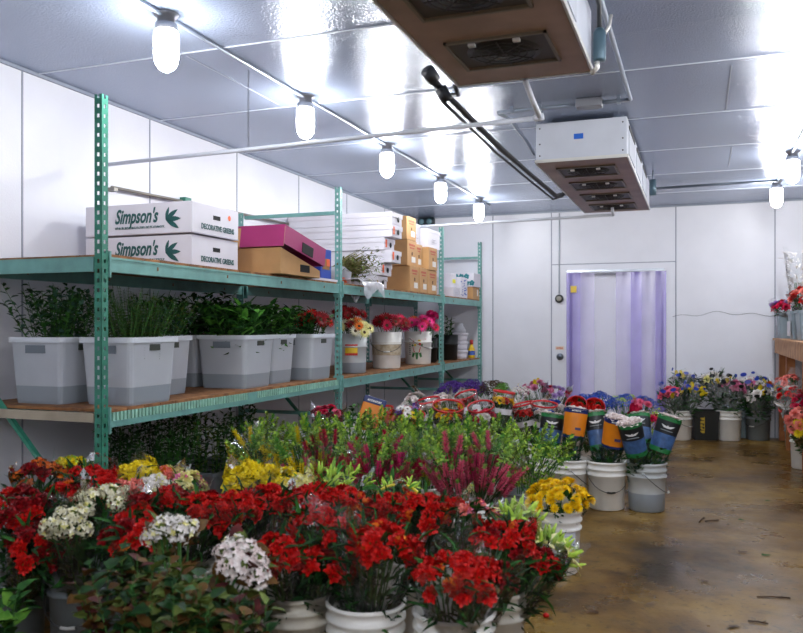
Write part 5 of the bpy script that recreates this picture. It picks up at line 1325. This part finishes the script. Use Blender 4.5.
EB(786,380,7.9,.14,[(fm('rose','salmon'),3),(fm('rose','orange'),2)],12,'salmon bouquet in black and white film leaning out under the bench',[blackp,whm])
EB(789,392,7.75,.14,[(fm('rose','red'),2),(fm('rose','white'),1)],10,'red bouquet in red and white film below the salmon one',[redp2,whm])
EB(802,402,7.6,.13,[(fm('rose','crimson'),4)],14,'crimson bouquet at the right picture edge',[redp2,whm])
Q('E1',800,420,7.45,.11,[(fm('rose','salmon'),2)],8,1.4,label='salmon pink bunch below the crimson one at the picture edge')
Q('E1',806,427,7.4,.10,[(fm('mum','yellow'),4)],12,1.5,label='bright yellow bunch lowest at the right picture edge')

# ---------------------------------------------------------------- litter on the floor
lit = [(738,520,'leaf'),(765,501,'leaf'),(763,556,'leaf'),(740,553,'dark'),(731,511,'dark'),(553+180,626,'dark'),(705,581+0,'small'),(678,553,'small'),(597,612,'dark')]
def onfloor(px, py): return W(px, py, EYE*FP/(py-HY))
rd = random.Random(2)
nm = ['near the aisle middle','toward the back of the aisle','in the right half of the aisle','beside the green scrap at right','lying left of another scrap','at the bottom right','in the lower middle of the aisle','just left of the aisle centre','by the front buckets']
for i, (px, py, kd) in enumerate(lit):
    p = onfloor(px, py); b = MB(); M = T(p.x, p.y, .004) @ RZ(rd.random()*6)
    leaf(b, M, .05 if kd != 'small' else .03, .03, 0, .2, -.15); leaf(b, M @ RZ(1.2), .035, .02, 0, .2, -.15)
    o = b.build('fallen_leaf', pm('mgreen') if kd == 'leaf' else pm('brown'), None)
    tag(o, ('green leaf scrap ' if kd == 'leaf' else 'dark dry leaf scrap ')+'on the wet floor, '+nm[i], 'leaf', 'leaf scraps on the floor')
for (a, c_, lab) in (((757,598),(790,599),'long dark twig on the floor at the right'), ((748,622),(768,625),'short reddish twig on the floor at the bottom right'), ((699,523),(704,518),'tiny twig on the floor in mid aisle'), ((705,522),(719,521),'pale thin twig lying beside the tiny one')):
    p, q = onfloor(*a), onfloor(*c_); b = MB(); b.tube([(p.x,p.y,.006),((p.x+q.x)/2,(p.y+q.y)/2+.01,.007),(q.x,q.y,.006)], .004, 6)
    b.tube([((p.x+q.x*2)/3,(p.y+q.y*2)/3,.007),((p.x+q.x*2)/3+.02,(p.y+q.y*2)/3+.02,.01)], .002, 5); tag(b.build('twig', pm('brown')), lab, 'twig')
p = onfloor(546,617); o = MB().lathe([(0,0),(.014,.002),(.016,.01),(.008,.018),(0,.02)], 10, M=T(p.x,p.y,0)).build('fallen_petal', pm('red')); tag(o, 'single red petal on the floor beside the front buckets', 'petal')
